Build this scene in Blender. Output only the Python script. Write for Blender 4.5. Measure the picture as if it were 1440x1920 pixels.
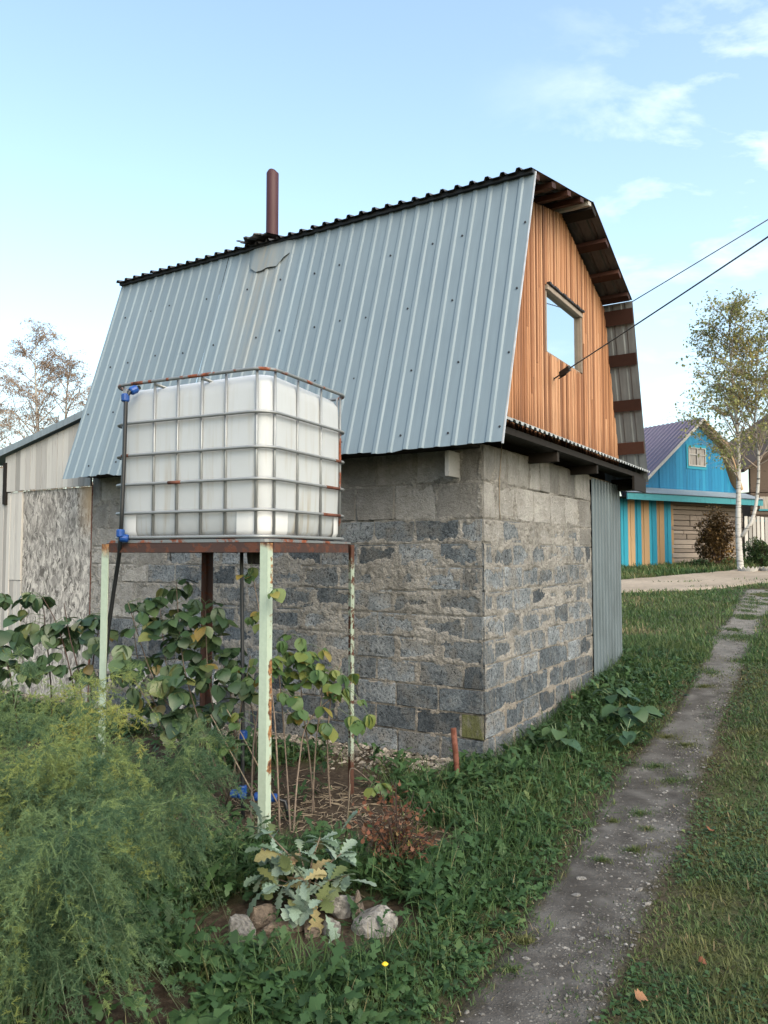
import bpy, math, random
import numpy as np
from mathutils import Vector, Matrix, Euler

for _o in list(bpy.data.objects): bpy.data.objects.remove(_o)
scn = bpy.context.scene
COL = scn.collection
R = math.radians

# ---------------------------------------------------------------- camera
FPX = 1450.0                       # focal length in pixels of the 1440x1920 photograph
PITCH = math.atan(80 / FPX)
CAMZ = 1.6
cd = bpy.data.cameras.new('camera'); cam = bpy.data.objects.new('camera', cd); COL.objects.link(cam)
cam.location = (0, 0, CAMZ); cam.rotation_euler = (math.pi / 2 + PITCH, 0, 0)
cd.sensor_fit = 'VERTICAL'; cd.sensor_height = 36; cd.sensor_width = 27
cd.lens = 36 * FPX / 1920; cd.clip_start = .05; cd.clip_end = 3000
scn.camera = cam
scn.render.resolution_x = 768; scn.render.resolution_y = 1024

# ---------------------------------------------------------------- sky, sun, exposure
SUN_AZ, SUN_EL = R(150), R(40)     # azimuth clockwise from +Y (view direction)
w = bpy.data.worlds.new('World'); scn.world = w; w.use_nodes = True
nt = w.node_tree; nt.nodes.clear()
def wn(t, **k):
    n = nt.nodes.new(t)
    for a, b in k.items(): setattr(n, a, b)
    return n
sky = wn('ShaderNodeTexSky', sky_type='NISHITA', sun_disc=False, sun_elevation=SUN_EL, sun_rotation=SUN_AZ,
         altitude=100, air_density=1.15, dust_density=4.0, ozone_density=1.0)
tc = wn('ShaderNodeTexCoord'); sx = wn('ShaderNodeSeparateXYZ'); nt.links.new(tc.outputs['Generated'], sx.inputs[0])
def wm(op, a, b=None, c=None, clamp=False):
    n = wn('ShaderNodeMath', operation=op, use_clamp=clamp)
    for i, v in enumerate((a, b, c)):
        if v is None: continue
        if isinstance(v, (int, float)): n.inputs[i].default_value = v
        else: nt.links.new(v, n.inputs[i])
    return n.outputs[0]
zz = wm('ADD', wm('MAXIMUM', sx.outputs[2], 0.0), .12)
cv = wn('ShaderNodeCombineXYZ')
nt.links.new(wm('DIVIDE', sx.outputs[0], zz), cv.inputs[0]); nt.links.new(wm('DIVIDE', sx.outputs[1], zz), cv.inputs[1])
mp = wn('ShaderNodeMapping'); nt.links.new(cv.outputs[0], mp.inputs[0])
mp.inputs['Location'].default_value = (3.7, 1.9, 0); mp.inputs['Rotation'].default_value = (0, 0, R(35)); mp.inputs['Scale'].default_value = (1.2, 1.5, 1)
ns = wn('ShaderNodeTexNoise'); nt.links.new(mp.outputs[0], ns.inputs['Vector'])
ns.inputs['Scale'].default_value = 2.6; ns.inputs['Detail'].default_value = 9; ns.inputs['Roughness'].default_value = .58; ns.inputs['Distortion'].default_value = .25
cl = wm('MULTIPLY', wm('SUBTRACT', ns.outputs[0], .515), 4.4, clamp=True)
side = wn('ShaderNodeMapRange', interpolation_type='SMOOTHSTEP'); nt.links.new(wm('DIVIDE', sx.outputs[0], zz), side.inputs[0])
side.inputs[1].default_value = .10; side.inputs[2].default_value = .95
lowf = wn('ShaderNodeMapRange', interpolation_type='SMOOTHSTEP'); nt.links.new(sx.outputs[2], lowf.inputs[0]); lowf.inputs[1].default_value = .25; lowf.inputs[2].default_value = .5; lowf.inputs[3].default_value = .12
cf = wm('MULTIPLY', wm('MULTIPLY', wm('MULTIPLY', cl, side.outputs[0]), lowf.outputs[0]), .85)
hz = wn('ShaderNodeMixRGB'); hz.blend_type = 'MULTIPLY'; hz.inputs[0].default_value = 1
nt.links.new(sky.outputs[0], hz.inputs[1]); hz.inputs[2].default_value = (1.20, 1.215, 1.12, 1)
mx = wn('ShaderNodeMixRGB'); nt.links.new(cf, mx.inputs[0]); nt.links.new(hz.outputs[0], mx.inputs[1]); mx.inputs[2].default_value = (6.6, 6.55, 6.5, 1)
bg = wn('ShaderNodeBackground'); nt.links.new(mx.outputs[0], bg.inputs[0]); bg.inputs[1].default_value = .15
wo = wn('ShaderNodeOutputWorld'); nt.links.new(bg.outputs[0], wo.inputs[0])

sl = bpy.data.lights.new('sun', 'SUN'); so = bpy.data.objects.new('sun', sl); COL.objects.link(so)
sl.energy = .5; sl.angle = R(70); sl.color = (1, .96, .92)
sdir = Vector((math.sin(SUN_AZ) * math.cos(SUN_EL), math.cos(SUN_AZ) * math.cos(SUN_EL), math.sin(SUN_EL)))
so.rotation_euler = (-sdir).to_track_quat('-Z', 'Y').to_euler(); so.location = sdir * 40
vs = scn.view_settings; vs.view_transform = 'Standard'; vs.look = 'None'; vs.gamma = 1; vs.use_curve_mapping = False
vs.exposure = 1.3

# ---------------------------------------------------------------- helpers
def ray(px, py):
    a = (px - 720) / FPX; b = -(py - 960) / FPX
    return Vector((a, math.cos(PITCH) - b * math.sin(PITCH), math.sin(PITCH) + b * math.cos(PITCH)))
def at_depth(px, py, Y):
    r = ray(px, py); return Vector((0, 0, CAMZ)) + r * (Y / r.y)

HA = R(31.9)                                   # direction of the shed
HC = Vector((.76, 5.95, 0))                    # its corner at the ground
HD = Vector((math.sin(HA), math.cos(HA), 0)); HL = Vector((-math.cos(HA), math.sin(HA), 0))

def _hash(ix, iy, seed):
    n = (ix.astype(np.int64) * 374761393 + iy.astype(np.int64) * 668265263 + seed * 974634777) & 0xffffffff
    n = ((n ^ (n >> 13)) * 1274126177) & 0xffffffff
    return ((n ^ (n >> 16)) & 0xffff) / 65535.0
def vnoise(x, y, seed=0):
    x = np.asarray(x, float); y = np.asarray(y, float)
    ix = np.floor(x); iy = np.floor(y); fx = x - ix; fy = y - iy
    fx = fx * fx * (3 - 2 * fx); fy = fy * fy * (3 - 2 * fy)
    a = _hash(ix, iy, seed); b = _hash(ix + 1, iy, seed); c = _hash(ix, iy + 1, seed); d = _hash(ix + 1, iy + 1, seed)
    return (a + (b - a) * fx) * (1 - fy) + (c + (d - c) * fx) * fy
def fbm(x, y, seed=0, o=4):
    s = 0; a = .5; t = 0
    for k in range(o):
        s = s + a * vnoise(np.asarray(x) * 2 ** k, np.asarray(y) * 2 ** k, seed + k * 17); t += a; a *= .5
    return s / t

def smooth(e0, e1, x):
    t = np.clip((np.asarray(x, float) - e0) / (e1 - e0), 0, 1); return t * t * (3 - 2 * t)
def gz(x, y):
    """height of the ground"""
    x = np.asarray(x, float); y = np.asarray(y, float)
    t = (x - HC.x) * HD.x + (y - HC.y) * HD.y
    z = .088 * np.clip(t, 0, 4) + .050 * np.clip(t - 4, 0, 24)
    z = z * smooth(-7, -1, x) + 0
    z = z + .05 * (fbm(x * .7, y * .7, 5, 3) - .5) * smooth(60, 20, np.hypot(x, y))
    return z
def gz1(x, y): return float(gz(np.array([x]), np.array([y]))[0])
def on_ground(px, py, extra=0):
    r = ray(px, py); lo, k = .5, .5
    while k < 120:
        p = Vector((0, 0, CAMZ)) + r * k
        if p.z <= gz1(p.x, p.y) + extra: break
        k += .02 if k < 15 else .1
    p.z = gz1(p.x, p.y); return p

def link(o, parent=None):
    COL.objects.link(o)
    if parent is not None: o.parent = parent
    return o
def tag(o, label=None, cat=None, group=None, kind=None):
    if label: o['label'] = label
    if cat: o['category'] = cat
    if group: o['group'] = group
    if kind: o['kind'] = kind
    return o
def thing(name, label, cat, loc=(0, 0, 0), rz=0, group=None):
    o = bpy.data.objects.new(name, None); o.empty_display_size = .1
    o.location = loc; o.rotation_euler = (0, 0, rz); link(o)
    return tag(o, label, cat, group)
def inst(name, mesh, parent, loc=(0, 0, 0), rot=(0, 0, 0), scale=(1, 1, 1), matrix=None):
    o = bpy.data.objects.new(name, mesh); link(o, parent)
    if matrix is not None: o.matrix_basis = matrix
    else: o.location = loc; o.rotation_euler = rot; o.scale = scale
    return o

class MB:
    def __init__(s): s.v = []; s.f = []; s.r = []
    def add(s, vs, fs, r=None):
        k = len(s.v); s.v += [tuple(v) for v in vs]; s.f += [tuple(i + k for i in f) for f in fs]
        if r is not None: s.r += [r] * len(vs)
        return s
    def box(s, x0, x1, y0, y1, z0, z1, bev=0):
        if bev <= 0:
            return s.add([(x0,y0,z0),(x1,y0,z0),(x1,y1,z0),(x0,y1,z0),(x0,y0,z1),(x1,y0,z1),(x1,y1,z1),(x0,y1,z1)],
                [(0,3,2,1),(4,5,6,7),(0,1,5,4),(1,2,6,5),(2,3,7,6),(3,0,4,7)])
        b = bev; vs = []; ix = {}
        for i, (x, sx_) in enumerate(((x0, 1), (x1, -1))):
            for j, (y, sy_) in enumerate(((y0, 1), (y1, -1))):
                for k, (z, sz_) in enumerate(((z0, 1), (z1, -1))):
                    for m, p in enumerate(((x, y + sy_ * b, z + sz_ * b), (x + sx_ * b, y, z + sz_ * b), (x + sx_ * b, y + sy_ * b, z))):
                        ix[i, j, k, m] = len(vs); vs.append(p)
        c = lambda i, j, k, m: ix[i, j, k, m]
        fs = []
        for i in (0, 1): fs.append([c(i,0,0,0),c(i,1,0,0),c(i,1,1,0),c(i,0,1,0)][::(-1 if i == 0 else 1)])
        for j in (0, 1): fs.append([c(0,j,0,1),c(1,j,0,1),c(1,j,1,1),c(0,j,1,1)][::(1 if j == 0 else -1)])
        for k in (0, 1): fs.append([c(0,0,k,2),c(1,0,k,2),c(1,1,k,2),c(0,1,k,2)][::(-1 if k == 0 else 1)])
        for j in (0, 1):
            for k in (0, 1): fs.append([c(0,j,k,1),c(1,j,k,1),c(1,j,k,2),c(0,j,k,2)])
        for i in (0, 1):
            for k in (0, 1): fs.append([c(i,0,k,0),c(i,1,k,0),c(i,1,k,2),c(i,0,k,2)])
        for i in (0, 1):
            for j in (0, 1): fs.append([c(i,j,0,0),c(i,j,1,0),c(i,j,1,1),c(i,j,0,1)])
        for i in (0, 1):
            for j in (0, 1):
                for k in (0, 1): fs.append([c(i,j,k,0),c(i,j,k,1),c(i,j,k,2)])
        return s.add(vs, fs)
    def beam(s, a, b, wdt, thk, up=(0, 0, 1)):
        a = Vector(a); b = Vector(b); d = (b - a).normalized(); u = Vector(up); x = d.cross(u).normalized(); u = x.cross(d).normalized()
        x *= wdt / 2; u *= thk / 2
        vs = [a-x-u, a+x-u, a+x+u, a-x+u, b-x-u, b+x-u, b+x+u, b-x+u]
        return s.add(vs, [(0,3,2,1),(4,5,6,7),(0,1,5,4),(1,2,6,5),(2,3,7,6),(3,0,4,7)])
    def tube(s, pts, rad, n=8, closed=False, caps=True):
        pts = [Vector(p) for p in pts]; m = len(pts)
        rad = [rad] * m if isinstance(rad, (int, float)) else rad
        ref = Vector((0, 0, 1)); vs = []; fs = []; x = None
        for i, p in enumerate(pts):
            if closed: d = pts[(i + 1) % m] - pts[i - 1]
            else: d = pts[min(i + 1, m - 1)] - pts[max(i - 1, 0)]
            d.normalize()
            if x is None:
                x = d.cross(ref if abs(d.z) < .95 else Vector((1, 0, 0))).normalized()
            else: x = (x - d * x.dot(d)).normalized()
            y = d.cross(x)
            for k in range(n):
                a = 2 * math.pi * k / n; vs.append(p + (x * math.cos(a) + y * math.sin(a)) * rad[i])
        for i in range(m if closed else m - 1):
            for k in range(n):
                a = i * n + k; b = i * n + (k + 1) % n; c = ((i + 1) % m) * n + (k + 1) % n; d = ((i + 1) % m) * n + k
                fs.append((a, b, c, d))
        if caps and not closed: fs.append(tuple(range(n))[::-1]); fs.append(tuple((m - 1) * n + k for k in range(n)))
        return s.add(vs, fs)
    def prism(s, poly, f, h0, h1):
        """poly: 2D points; f(u, v, h) -> 3D"""
        n = len(poly); vs = [f(u, v, h0) for u, v in poly] + [f(u, v, h1) for u, v in poly]
        fs = [tuple(range(n))[::-1], tuple(range(n, 2 * n))] + [(i, (i + 1) % n, n + (i + 1) % n, n + i) for i in range(n)]
        return s.add(vs, fs)
    def mesh(s, name, mat=None, shade=False):
        m = bpy.data.meshes.new(name); m.from_pydata(s.v, [], s.f); m.update()
        import bmesh
        b = bmesh.new(); b.from_mesh(m); bmesh.ops.recalc_face_normals(b, faces=b.faces); b.to_mesh(m); b.free()
        if mat is not None: m.materials.append(mat)
        if shade:
            m.polygons.foreach_set('use_smooth', [True] * len(m.polygons))
        if s.r and len(s.r) == len(m.vertices):
            m.attributes.new('rnd', 'FLOAT', 'POINT').data.foreach_set('value', s.r)
        return m
    def build(s, name, mat, parent=None, shade=False, **k):
        return inst(name, s.mesh(name, mat, shade), parent, **k)

def np_mesh(name, verts, faces, mat, rnd=None, smooth_=False, parent=None, extra=None):
    """verts (n,3), faces (m,k) numpy arrays of one face size"""
    verts = np.ascontiguousarray(verts, np.float32); faces = np.ascontiguousarray(faces, np.int32)
    m = bpy.data.meshes.new(name); k = faces.shape[1]
    m.vertices.add(len(verts)); m.vertices.foreach_set('co', verts.ravel())
    m.loops.add(faces.size); m.loops.foreach_set('vertex_index', faces.ravel())
    m.polygons.add(len(faces)); m.polygons.foreach_set('loop_start', np.arange(0, faces.size, k, dtype=np.int32))
    m.polygons.foreach_set('loop_total', np.full(len(faces), k, np.int32))
    m.polygons.foreach_set('use_smooth', np.full(len(faces), bool(smooth_)))
    if rnd is not None: m.attributes.new('rnd', 'FLOAT', 'POINT').data.foreach_set('value', np.ascontiguousarray(rnd, np.float32))
    for kx, vx in (extra or {}).items(): m.attributes.new(kx, 'FLOAT', 'POINT').data.foreach_set('value', np.ascontiguousarray(vx, np.float32))
    m.update(calc_edges=True); m.materials.append(mat)
    o = bpy.data.objects.new(name, m); link(o, parent); return o

# ---------------------------------------------------------------- materials
class NT:
    def __init__(s, name):
        s.m = bpy.data.materials.new(name); s.m.use_nodes = True; s.t = s.m.node_tree; s.t.nodes.clear()
        s.out = s.t.nodes.new('ShaderNodeOutputMaterial'); s._c = {}
    def n(s, t, **k):
        x = s.t.nodes.new(t)
        for a, b in k.items(): setattr(x, a, b)
        return x
    def put(s, sock, v):
        if v is None: return
        if hasattr(v, 'is_output') or isinstance(v, bpy.types.NodeSocket): s.t.links.new(v, sock)
        elif isinstance(v, (tuple, list)) and len(v) == 3 and sock.type == 'RGBA': sock.default_value = (*v, 1)
        else: sock.default_value = v
    def coord(s, kind='Object'):
        if kind not in s._c: s._c[kind] = s.n('ShaderNodeTexCoord').outputs[kind]
        return s._c[kind]
    def pos(s): return s.n('ShaderNodeNewGeometry').outputs['Position']
    def orand(s): return s.n('ShaderNodeObjectInfo').outputs['Random']
    def attr(s, name): return s.n('ShaderNodeAttribute', attribute_name=name).outputs['Fac']
    def map(s, v, scale=(1, 1, 1), loc=(0, 0, 0), rot=(0, 0, 0)):
        m = s.n('ShaderNodeMapping'); s.put(m.inputs[0], v); s.put(m.inputs['Scale'], scale); s.put(m.inputs['Location'], loc); s.put(m.inputs['Rotation'], rot); return m.outputs[0]
    def shifted(s, v, amount=37):
        """per-object shifted coordinates"""
        c = s.n('ShaderNodeVectorMath', operation='ADD'); s.put(c.inputs[0], v)
        k = s.n('ShaderNodeCombineXYZ'); r = s.math('MULTIPLY', s.orand(), amount)
        for i in range(3): s.put(k.inputs[i], r)
        s.put(c.inputs[1], k.outputs[0]); return c.outputs[0]
    def noise(s, v, scale=5, detail=4, rough=.55, dist=0):
        n = s.n('ShaderNodeTexNoise'); s.put(n.inputs['Vector'], v)
        for a, b in (('Scale', scale), ('Detail', detail), ('Roughness', rough), ('Distortion', dist)): s.put(n.inputs[a], b)
        return n.outputs[0]
    def voro(s, v, scale=20, feature='F1', out=0):
        n = s.n('ShaderNodeTexVoronoi', feature=feature); s.put(n.inputs['Vector'], v); s.put(n.inputs['Scale'], scale); return n.outputs[out]
    def math(s, op, a, b=None, c=None, clamp=False):
        n = s.n('ShaderNodeMath', operation=op, use_clamp=clamp)
        for i, v in enumerate((a, b, c)): s.put(n.inputs[i], v)
        return n.outputs[0]
    def rng(s, v, a, b, c=0, d=1):
        n = s.n('ShaderNodeMapRange'); s.put(n.inputs[0], v)
        for i, q in enumerate((a, b, c, d)): s.put(n.inputs[i + 1], q)
        return n.outputs[0]
    def ramp(s, v, stops, interp='LINEAR'):
        n = s.n('ShaderNodeValToRGB'); s.put(n.inputs[0], v); e = n.color_ramp; e.interpolation = interp
        while len(e.elements) < len(stops): e.elements.new(.5)
        for q, (p, c) in zip(e.elements, stops): q.position = p; q.color = (*c, 1)
        return n.outputs[0]
    def mix(s, f, a, b, mode='MIX'):
        n = s.n('ShaderNodeMixRGB', blend_type=mode); s.put(n.inputs[0], f); s.put(n.inputs[1], a); s.put(n.inputs[2], b); return n.outputs[0]
    def bump(s, h, strength=.3, dist=.01):
        n = s.n('ShaderNodeBump'); s.put(n.inputs['Height'], h); n.inputs['Strength'].default_value = strength; n.inputs['Distance'].default_value = dist; return n.outputs[0]
    def pbr(s, col, rough=.7, metal=0, normal=None, spec=.4, **k):
        p = s.n('ShaderNodeBsdfPrincipled'); s.put(p.inputs['Base Color'], col); s.put(p.inputs['Roughness'], rough); s.put(p.inputs['Metallic'], metal)
        s.put(p.inputs['Specular IOR Level'], spec)
        if normal is not None: s.put(p.inputs['Normal'], normal)
        for a, b in k.items(): s.put(p.inputs[a.replace('_', ' ')], b)
        s.bs = p.outputs[0]; s.t.links.new(s.bs, s.out.inputs[0]); return s.m
MAT = {}
def simple(name, col, rough=.7, metal=0, var=.25, scale=8, bump=.15, stretch=(1, 1, 1), spec=.4, per_obj=0, dist=.004):
    N = NT(name); v = N.map(N.shifted(N.coord()), stretch)
    n1 = N.noise(v, scale, 6, .6); f = N.rng(n1, .3, .7, 1 - var, 1 + var)
    if per_obj: f = N.math('MULTIPLY', f, N.rng(N.orand(), 0, 1, 1 - per_obj, 1 + per_obj))
    c = N.n('ShaderNodeVectorMath', operation='SCALE'); N.put(c.inputs[0], col); N.put(c.inputs['Scale'], f)
    MAT[name] = N.pbr(c.outputs[0], rough, metal, N.bump(n1, bump, dist), spec); return MAT[name]
def leafmat(name, stops, trans=.3, rough=.55, src='rnd', spec=.25, patch=None):
    N = NT(name); r = N.attr('rnd') if src == 'rnd' else N.orand()
    c = N.ramp(r, stops)
    n1 = N.noise(N.coord(), 30, 3); c = N.mix(.45, c, N.ramp(n1, [(.3, (.25, .25, .25)), (.7, (1, 1, 1))]), 'MULTIPLY') if src != 'rnd' else c
    if patch:
        f = N.rng(N.noise(N.pos(), patch[0], 3), .48, .62); c = N.mix(N.math('MULTIPLY', f, patch[2]), c, patch[1])
    N.pbr(c, rough, 0, None, spec); t = N.n('ShaderNodeBsdfTranslucent'); N.put(t.inputs[0], c)
    m = N.n('ShaderNodeMixShader'); m.inputs[0].default_value = trans; N.t.links.new(N.bs, m.inputs[1]); N.t.links.new(t.outputs[0], m.inputs[2])
    N.t.links.new(m.outputs[0], N.out.inputs[0]); MAT[name] = N.m; return N.m
# ---- wall materials
def m_block(name, dark, mid, light, pits=.5, film=.65):
    N = NT(name); v = N.shifted(N.coord(), 23)
    n1 = N.noise(v, 6, 5, .6); n2 = N.noise(v, 30, 4, .75); vo = N.voro(v, 60); n3 = N.noise(v, 44, 5, .8); n4 = N.noise(v, 4.5, 6, .68)
    c = N.ramp(n1, [(.25, dark), (.55, mid), (.85, light)])
    c = N.mix(N.rng(n2, .45, .7, 0, .55), c, light); c = N.mix(N.rng(n4, .50, .60, 0, film), c, (.19, .182, .168)); c = N.mix(N.rng(n3, .52, .60, 0, pits), c, (.016, .018, .022)); c = N.mix(N.rng(vo, .12, .02, 0, .35), c, (.36, .36, .35))
    b = N.n('ShaderNodeVectorMath', operation='SCALE'); N.put(b.inputs[0], c); N.put(b.inputs['Scale'], N.rng(N.orand(), 0, 1, .72, 1.3))
    h = N.math('SUBTRACT', N.math('MULTIPLY', n2, 1.0), N.math('MULTIPLY', n3, 1.2))
    MAT[name] = N.pbr(b.outputs[0], .95, 0, N.bump(h, 1.0, .022), .1)
m_block('slag_block', (.066, .079, .093), (.165, .187, .208), (.34, .365, .385), .85)
m_block('slag_block_dark', (.036, .043, .052), (.08, .096, .113), (.20, .225, .245), .8, .4)
m_block('pale_block', (.19, .186, .178), (.27, .265, .255), (.36, .355, .343), .15, .5)
m_block('moss_block', (.06, .066, .035), (.105, .112, .048), (.16, .17, .095), .6, .6)
N = NT('mortar'); v = N.coord(); n1 = N.noise(v, 3.2, 6, .62); n2 = N.noise(v, 40, 5, .65); n3 = N.noise(v, 9, 5, .6)
sz = N.n('ShaderNodeSeparateXYZ'); N.put(sz.inputs[0], v)
c = N.ramp(n1, [(.28, (.155, .15, .14)), (.5, (.25, .242, .227)), (.75, (.335, .325, .308))])
c = N.mix(N.rng(sz.outputs[2], 1.0, .3, 0, .6), c, (.255, .222, .185))
c = N.mix(N.rng(n3, .50, .68, 0, .6), c, (.075, .073, .068)); c = N.mix(N.rng(n2, .5, .72, 0, .5), c, (.29, .282, .265)); c = N.mix(N.rng(N.noise(v, 26, 4, .7), .56, .66, 0, .6), c, (.06, .06, .06))
drip = N.noise(N.map(v, (9, 9, .6)), 1.6, 3, .6)                # water runs below the roof edge
c = N.mix(N.math('MULTIPLY', N.rng(drip, .5, .66), N.rng(sz.outputs[2], 1.85, 2.45, 0, .6)), c, (.085, .08, .072))
MAT['mortar'] = N.pbr(c, .95, 0, N.bump(N.math('ADD', N.math('ADD', n2, N.math('MULTIPLY', N.noise(v, 18, 5, .7), 1.2)), N.math('MULTIPLY', n3, .6)), 1.0, .03), .1)

def m_sheet(name, col, metal, rough, streak=.2, rust=None, scale=1.0, spec=.5):
    N = NT(name); v = N.coord(); s1 = N.noise(N.map(v, (5, 14, .6)), 2, 5, .6); s2 = N.noise(v, 2.2, 4, .6)
    f = N.math('MULTIPLY', N.rng(s1, .3, .7, 1 - streak, 1 + streak), N.rng(s2, .3, .7, 1 - streak * .7, 1 + streak * .7))
    f = N.math('MULTIPLY', f, N.rng(N.orand(), 0, 1, .92, 1.07))
    c = N.n('ShaderNodeVectorMath', operation='SCALE'); N.put(c.inputs[0], col); N.put(c.inputs['Scale'], f); c = c.outputs[0]
    if rust:
        sp = N.n('ShaderNodeSeparateXYZ'); N.put(sp.inputs[0], v); d = N.math('ABSOLUTE', N.math('SUBTRACT', sp.outputs[1], rust[0]))
        k = N.math('MULTIPLY', N.rng(d, rust[1], 0.02, 0, 1), N.rng(sp.outputs[2], rust[2], rust[3], 0, 1)); k = N.math('MULTIPLY', k, N.rng(s1, .35, .6, .15, .8))
        c = N.mix(N.math('MULTIPLY', k, .6), c, (.24, .20, .14))
    MAT[name] = N.pbr(c, N.rng(s2, .3, .7, rough - .06, rough + .1), metal, None, spec)
m_sheet('galvanised_roof', (.142, .188, .222), .10, .6, .05, (2.42, .42, 2.5, 4.25))
m_sheet('galvanised_sheet', (.20, .235, .26), .3, .5, .16)
m_sheet('door_sheet', (.085, .11, .127), .2, .5, .16)
m_sheet('inner_sheet', (.13, .145, .155), .25, .5, .2)
m_sheet('dark_sheet', (.045, .042, .042), .1, .55, .3)
m_sheet('purple_sheet', (.07, .06, .10), .1, .5, .15)
m_sheet('awning_sheet', (.26, .28, .29), .3, .5, .2)

def m_wood(name, stops, rough=.75, grain=(26, 26, .9), bump=.25, stain=None, spec=.25):
    N = NT(name); v = N.map(N.shifted(N.coord(), 31), grain)
    g = N.noise(v, 2.2, 6, .62, .6); g2 = N.noise(N.map(N.shifted(N.coord(), 11), (9, 9, .5)), 2, 3, .5)
    c = N.ramp(N.math('ADD', N.math('MULTIPLY', g, .45), N.math('MULTIPLY', N.orand(), .62)), stops)
    c = N.mix(N.rng(g, .56, .72, 0, .55), c, tuple(q * .35 for q in stops[0][1])); 
    if stain:
        z = N.n('ShaderNodeSeparateXYZ'); N.put(z.inputs[0], N.coord()); k = N.math('MULTIPLY', N.rng(z.outputs[2], stain[0], stain[1], 0, 1), N.rng(g2, .38, .62, .1, .9))
        c = N.mix(k, c, stain[2])
    MAT[name] = N.pbr(c, rough, 0, N.bump(g, bump, .003), spec)
m_wood('slat_wood', [(.12, (.085, .036, .018)), (.35, (.215, .095, .045)), (.6, (.33, .165, .085)), (.95, (.44, .26, .155))], .62, bump=.2, stain=(3.05, 2.70, (.10, .042, .018)))
m_wood('grey_wood', [(.1, (.18, .176, .168)), (.5, (.34, .332, .32)), (.95, (.47, .46, .44))], .85)
m_wood('red_wood', [(.1, (.012, .006, .004)), (.5, (.032, .012, .008)), (.95, (.06, .024, .015))], .7, (6, 6, 6))
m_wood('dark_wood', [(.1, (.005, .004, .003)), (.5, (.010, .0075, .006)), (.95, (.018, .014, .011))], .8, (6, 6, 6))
m_wood('window_wood', [(.1, (.12, .095, .075)), (.5, (.21, .17, .135)), (.95, (.30, .26, .22))], .7, (7, 7, 7))
m_wood('white_wood', [(.1, (.16, .16, .155)), (.5, (.25, .25, .245)), (.95, (.36, .36, .35))], .8, (8, 8, 8))
m_wood('log_wood', [(.1, (.12, .098, .082)), (.5, (.19, .158, .135)), (.95, (.25, .215, .185))], .85, (2, 2, 9))
m_wood('blue_paint_board', [(.1, (.006, .10, .22)), (.5, (.010, .145, .28)), (.95, (.018, .19, .33))], .6, (5, 5, .5), .1)
m_wood('deep_blue_board', [(.1, (.004, .075, .18)), (.5, (.006, .10, .22)), (.95, (.008, .13, .26))], .6, (5, 5, .5), .1)
m_wood('cyan_board', [(.1, (.008, .15, .24)), (.5, (.016, .20, .29)), (.95, (.03, .25, .34))], .6, (5, 5, .5), .1)
m_wood('tan_board', [(.1, (.22, .135, .065)), (.5, (.30, .195, .105)), (.95, (.38, .26, .15))], .7, (5, 5, .5), .1)
m_wood('teal_board', [(.1, (.02, .12, .15)), (.5, (.03, .16, .19)), (.95, (.04, .2, .24))], .6, (5, 5, 1), .1)
m_wood('far_log', [(.1, (.025, .018, .014)), (.5, (.055, .04, .031)), (.95, (.09, .068, .052))], .85, (2, 2, 6))

# OSB: wafers
N = NT('wafer_board'); v = N.coord(); vm = N.map(v, (1, 22, 8)); 
ds = N.noise(v, 9, 3); vd = N.n('ShaderNodeVectorMath', operation='ADD'); N.put(vd.inputs[0], v); k = N.n('ShaderNodeCombineXYZ'); N.put(k.inputs[1], N.math('MULTIPLY', ds, .16)); N.put(k.inputs[2], N.math('MULTIPLY', N.noise(v, 6, 2), .16)); N.put(vd.inputs[1], k.outputs[0])
v1 = N.voro(N.map(vd.outputs[0], (1, 46, 13), rot=(R(18), 0, 0)), 1.0, 'F1', 1); v2 = N.voro(N.map(vd.outputs[0], (1, 60, 16), rot=(R(-28), 0, 0)), 1.0, 'F1', 1)
s1 = N.n('ShaderNodeSeparateColor'); N.put(s1.inputs[0], v1); s2 = N.n('ShaderNodeSeparateColor'); N.put(s2.inputs[0], v2)
sel = N.rng(N.noise(v, 16, 3), .47, .53); q = N.math('ADD', N.math('MULTIPLY', s1.outputs[0], .5), N.math('MULTIPLY', s2.outputs[1], .5))
sp = N.n('ShaderNodeSeparateXYZ'); N.put(sp.inputs[0], v)
c = N.ramp(q, [(.12, (.09, .084, .078)), (.4, (.22, .21, .20)), (.65, (.34, .325, .305)), (.9, (.48, .455, .425))])
c = N.mix(N.math('MULTIPLY', N.rng(N.noise(v, 3.4, 5), .45, .62, 0, .55), N.rng(sp.outputs[2], 1.2, 2.2)), c, (.16, .15, .14))
c = N.mix(N.math('MULTIPLY', N.math('MULTIPLY', N.rng(sp.outputs[1], 4.95, 4.72), N.rng(sp.outputs[2], 1.75, 2.2)), .75), c, (.52, .36, .21))
MAT['wafer_board'] = N.pbr(c, .85, 0, N.bump(q, .6, .008), .2)

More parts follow.
